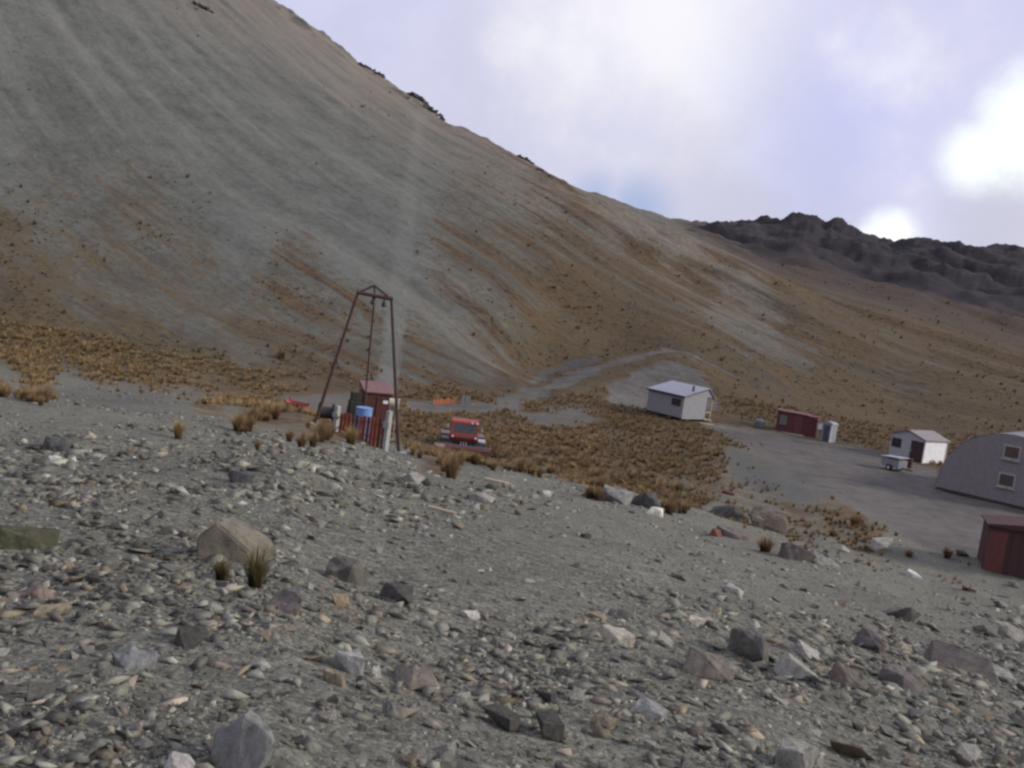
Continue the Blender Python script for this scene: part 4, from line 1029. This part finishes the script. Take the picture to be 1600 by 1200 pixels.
# ------------------------------------------------------------------ tussock grass
def blades(seed, n, seg, wid):
    """fountain of blades, unit size; returns verts, tris, height 0..1"""
    rs = np.random.default_rng(seed); V_, F_, h_ = [], [], []; o = 0
    for _ in range(n):
        a = rs.uniform(0, 6.283); lean = rs.beta(1.4, 1.6); L = rs.uniform(.65, 1.1); b = rs.uniform(0, .16)
        d = np.array([math.cos(a), math.sin(a), 0]); sd = np.array([-d[1], d[0], 0]) * wid * rs.uniform(.7, 1.3)
        root = np.array([math.cos(a + 1), math.sin(a + 1), 0]) * b
        for q_ in range(seg):
            f = q_ / seg; c = root + d * L * lean * (.25 * f + .6 * f * f) + np.array([0, 0, L * (f * (1 - .42 * lean * f))])
            V_ += [c - sd * (1 - f * .55), c + sd * (1 - f * .55)]; h_ += [f, f]
        f = 1.0; V_.append(root + d * L * lean * .85 + np.array([0, 0, L * (1 - .42 * lean)])); h_.append(1.0)
        for q_ in range(seg - 1): i = o + q_ * 2; F_ += [(i, i + 1, i + 3), (i, i + 3, i + 2)]
        i = o + (seg - 1) * 2; F_.append((i, i + 1, i + 2)); o += 2 * seg + 1
    return np.array(V_), np.array(F_), np.array(h_)
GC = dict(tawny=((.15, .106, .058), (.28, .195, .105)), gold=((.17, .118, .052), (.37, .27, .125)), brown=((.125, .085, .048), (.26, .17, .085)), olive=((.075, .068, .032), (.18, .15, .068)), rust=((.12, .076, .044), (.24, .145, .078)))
def tmesh(seed, kind):
    v, f, h_ = blades(seed, 150, 3, .020); v = v.copy(); v[:, 2] -= .04
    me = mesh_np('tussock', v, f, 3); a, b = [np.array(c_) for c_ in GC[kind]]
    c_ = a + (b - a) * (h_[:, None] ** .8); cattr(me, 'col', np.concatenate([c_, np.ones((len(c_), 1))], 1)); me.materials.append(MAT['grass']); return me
TM = {k_: [tmesh(i + 50 * j, k_) for i in range(4)] for j, k_ in enumerate(GC)}
def tussock(p, wd, ht, kind, label, group=None):
    o = bpy.data.objects.new('tussock', TM[kind][rng.randrange(4)]); col.objects.link(o)
    o.location = p; o.scale = (wd * .62, wd * .62, ht * 1.05); o.rotation_euler = (0, 0, rng.uniform(0, 6.3)); return tag(o, label, 'tussock', group)
for px, py, w_, h_, kd, lab in ((278, 686, 46, 32, 'gold', 'lone golden tussock standing out on the bare left gravel'), (372, 674, 62, 34, 'gold', 'broad golden tussock left of the tow tower'), (402, 703, 26, 18, 'tawny', 'small tussock below the broad golden one'),
        (500, 690, 62, 36, 'tawny', 'wide tussock in front of the left end of the plank fence'), (548, 694, 58, 34, 'gold', 'tussock hiding the middle of the plank fence'), (452, 690, 36, 22, 'brown', 'brown tussock left of the tower foot'), (645, 712, 26, 20, 'gold', 'tussock right of the tow tower foot'),
        (398, 918, 96, 72, 'olive', 'olive grass tuft growing under the large slab boulder'), (345, 908, 70, 40, 'olive', 'dark green tuft at left foot of the large slab boulder'), (1335, 822, 52, 22, 'tawny', 'orange tussock alone on the right-hand slope'), (1195, 862, 66, 26, 'rust', 'rusty tussock patch between boulders on the right slope'),
        (1480, 872, 40, 18, 'rust', 'rusty tussock left of the dark red shed'), (1300, 838, 30, 14, 'tawny', 'small tussock left of the lone orange one on right slope'), (1420, 870, 34, 12, 'tawny', 'low tussock at the road edge before the dark red shed'),
        (770, 735, 34, 18, 'tawny', 'tussock above the timber beam'), (935, 752, 60, 26, 'tawny', 'broad tussock just above the grey lip boulder'), (1060, 770, 44, 22, 'tawny', 'tussock right above the dark lip boulder'), (860, 740, 40, 18, 'gold', 'golden tussock at the gravel edge right of the groomer')):
    p = hit(px, py); s_ = (p - Vector((0, 0, H))).length / FPX
    tussock(p, w_ * s_, h_ * s_, kd, lab)

def cells(weight, n, rs):
    """pick terrain cells in proportion to weight, return jittered x, y"""
    wgt = weight[:-1, :-1].ravel(); c = np.cumsum(wgt); k_ = np.searchsorted(c, rs.random(n) * c[-1]); i, j = np.unravel_index(k_, (nA - 1, nR - 1))
    a, b = rs.random(n), rs.random(n)
    aa = np.radians(AZ[i] * (1 - a) + AZ[i + 1] * a); r = RR[j] * (1 - b) + RR[j + 1] * b
    return r * np.sin(aa), r * np.cos(aa)
rs = np.random.default_rng(21)
U2, V2, D2 = proj(X, Y, Z)
area = np.zeros(U2.shape); area[:-1, :-1] = np.abs((U2[1:, :-1] - U2[:-1, :-1]) * (V2[:-1, 1:] - V2[:-1, :-1]) - (U2[:-1, 1:] - U2[:-1, :-1]) * (V2[1:, :-1] - V2[:-1, :-1]))
vis = infront & (U2 > -120) & (U2 < 1720) & (V2 > -60) & (V2 < 1250) & (R2 > 16) & (R2 < 640)
pat = fbm(px_ * .10, py_ * .035, 91, 4) * 1.2 + fbm(X * .3, Y * .3, 92, 3) * .6
dens = np.where(vis, area, 0) * np.clip(sstep(G_ + pat * 1.25, .18, .88), 0, 1) * (.25 + G_)
tx, ty = cells(dens, 30000, rs)
gv = grid_at(G_, tx, ty); tu = grid_at(U2, tx, ty); tv = grid_at(V2, tx, ty); tr2 = np.hypot(tx, ty)
order = np.argsort(tr2)
TUSS = []
for i_ in order[:270]:
    p = Vector((tx[i_], ty[i_], float(ground(tx[i_], ty[i_])))); 
    kd = rng.choices(['tawny', 'gold', 'brown', 'rust', 'olive'], (.4, .22, .22, .1, .06) if tu[i_] < 900 else (.4, .1, .24, .22, .04))[0]
    if gv[i_] < .2 or not -8 < tu[i_] < 1608: continue
    if any(a < tu[i_] < b and c_ < tv[i_] < d for a, b, c_, d in ((435, 485, 640, 662), (670, 765, 700, 722), (515, 612, 660, 730))): continue
    sz = rng.uniform(.45, .95)
    TUSS.append((tussock(p, sz, sz * rng.uniform(.5, .75), kd, '', 'tussocks on the nearer grass'), float(tu[i_]), float(tv[i_]), kd))
landmark_labels(TUSS, [(626, 709, 'right foot of the tow tower'), (489, 657, 'left foot of the tow tower'), (718, 706, 'blade of the snow groomer'), (1064, 659, 'front corner of the pale hut'), (775, 752, 'weathered timber beam'), (962, 772, 'grey boulder at the moraine lip'), (1022, 797, 'cream-white boulder'),
    (1136, 796, 'largest dark boulder at the moraine lip'), (1194, 812, 'brown boulder at the moraine lip'), (278, 680, 'lone golden tussock on bare gravel'), (372, 668, 'broad golden tussock left of the tower'), (1335, 815, 'lone orange tussock on the right slope'), (1244, 863, 'dark boulder on the right-hand slope'),
    (1530, 888, 'dark red shed at the picture edge'), (462, 640, 'flat red sledge'), (40, 590, 'grass edge at far left'), (250, 612, 'bare gravel patch left of the tower'), (150, 560, 'golden grass band at far left'), (860, 735, 'golden tussock at the gravel edge')], 'tussock')
def field(ids, name, label, hill):
    T = [blades(900 + i, 15 if not hill else 9, 2, .055 if not hill else .14) for i in range(8)]
    V_, F_, C_ = [], [], []; off = 0; sel = rs.integers(0, 8, len(ids))
    kd = list(GC)
    for k_ in range(8):
        id_ = ids[sel == k_]; n = len(id_); v, f, h_ = T[k_]
        x, y = tx[id_], ty[id_]; r = np.hypot(x, y)
        sz = rs.uniform(.35, .85, n) * (.7 + .6 * gv[id_]) if not hill else np.exp(rs.normal(-.95, .45, n)) * (1.0 + (r - 100) / 260)
        a = rs.uniform(0, 6.283, n); c, s = np.cos(a)[:, None], np.sin(a)[:, None]
        P = np.stack([(v[None, :, 0] * c - v[None, :, 1] * s) * (sz * .75)[:, None] + x[:, None], (v[None, :, 0] * s + v[None, :, 1] * c) * (sz * .75)[:, None] + y[:, None], v[None, :, 2] * (sz * .62)[:, None] + (ground(x, y) - .04)[:, None]], -1)
        if not hill: pr = np.where((tu[id_] < 520)[:, None], [.25, .55, .15, .03, .02], np.where((tu[id_] < 950)[:, None], [.45, .15, .25, .08, .07], [.36, .06, .28, .26, .04]))
        else: pr = np.where((tu[id_] < 640)[:, None], [.25, .03, .42, .06, .24], [.28, .02, .34, .32, .04])
        kk = np.minimum((np.cumsum(pr, 1) < rs.random(n)[:, None]).sum(1), 4)
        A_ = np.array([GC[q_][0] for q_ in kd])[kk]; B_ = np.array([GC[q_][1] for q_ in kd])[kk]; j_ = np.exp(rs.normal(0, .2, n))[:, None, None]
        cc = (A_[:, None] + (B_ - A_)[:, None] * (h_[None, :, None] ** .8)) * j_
        if hill: cc = cc * .35 + .65 * np.where((tu[id_] < 640)[:, None, None], np.array([.13, .108, .062]), np.array([.15, .100, .052]))
        V_.append(P.reshape(-1, 3)); F_.append((f[None] + (np.arange(n) * len(v))[:, None, None] + off).reshape(-1, 3)); off += n * len(v)
        C_.append(np.concatenate([cc, np.ones(cc.shape[:2] + (1,))], 2).reshape(-1, 4))
    me = mesh_np(name, np.concatenate(V_), np.concatenate(F_), 3); cattr(me, 'col', np.concatenate(C_)); me.materials.append(MAT['grass'])
    o = bpy.data.objects.new(name, me); col.objects.link(o); o['kind'] = 'stuff'; o['label'] = label; o['category'] = 'grass'
rest = order[270:]
toe_r = np.interp(np.degrees(np.arctan2(tx, ty)), toe[:, 0], toe[:, 1])
field(rest[tr2[rest] < toe_r[rest] + 8], 'tussock_grass', 'tawny tussock grass covering the valley floor', False)
hs = rest[tr2[rest] >= toe_r[rest] + 8]
field(hs[rs.random(len(hs)) < np.where(tu[hs] < 640, .4, .14)], 'hill_scrub', 'sparse brown scrub and tussock on the hillsides', True)
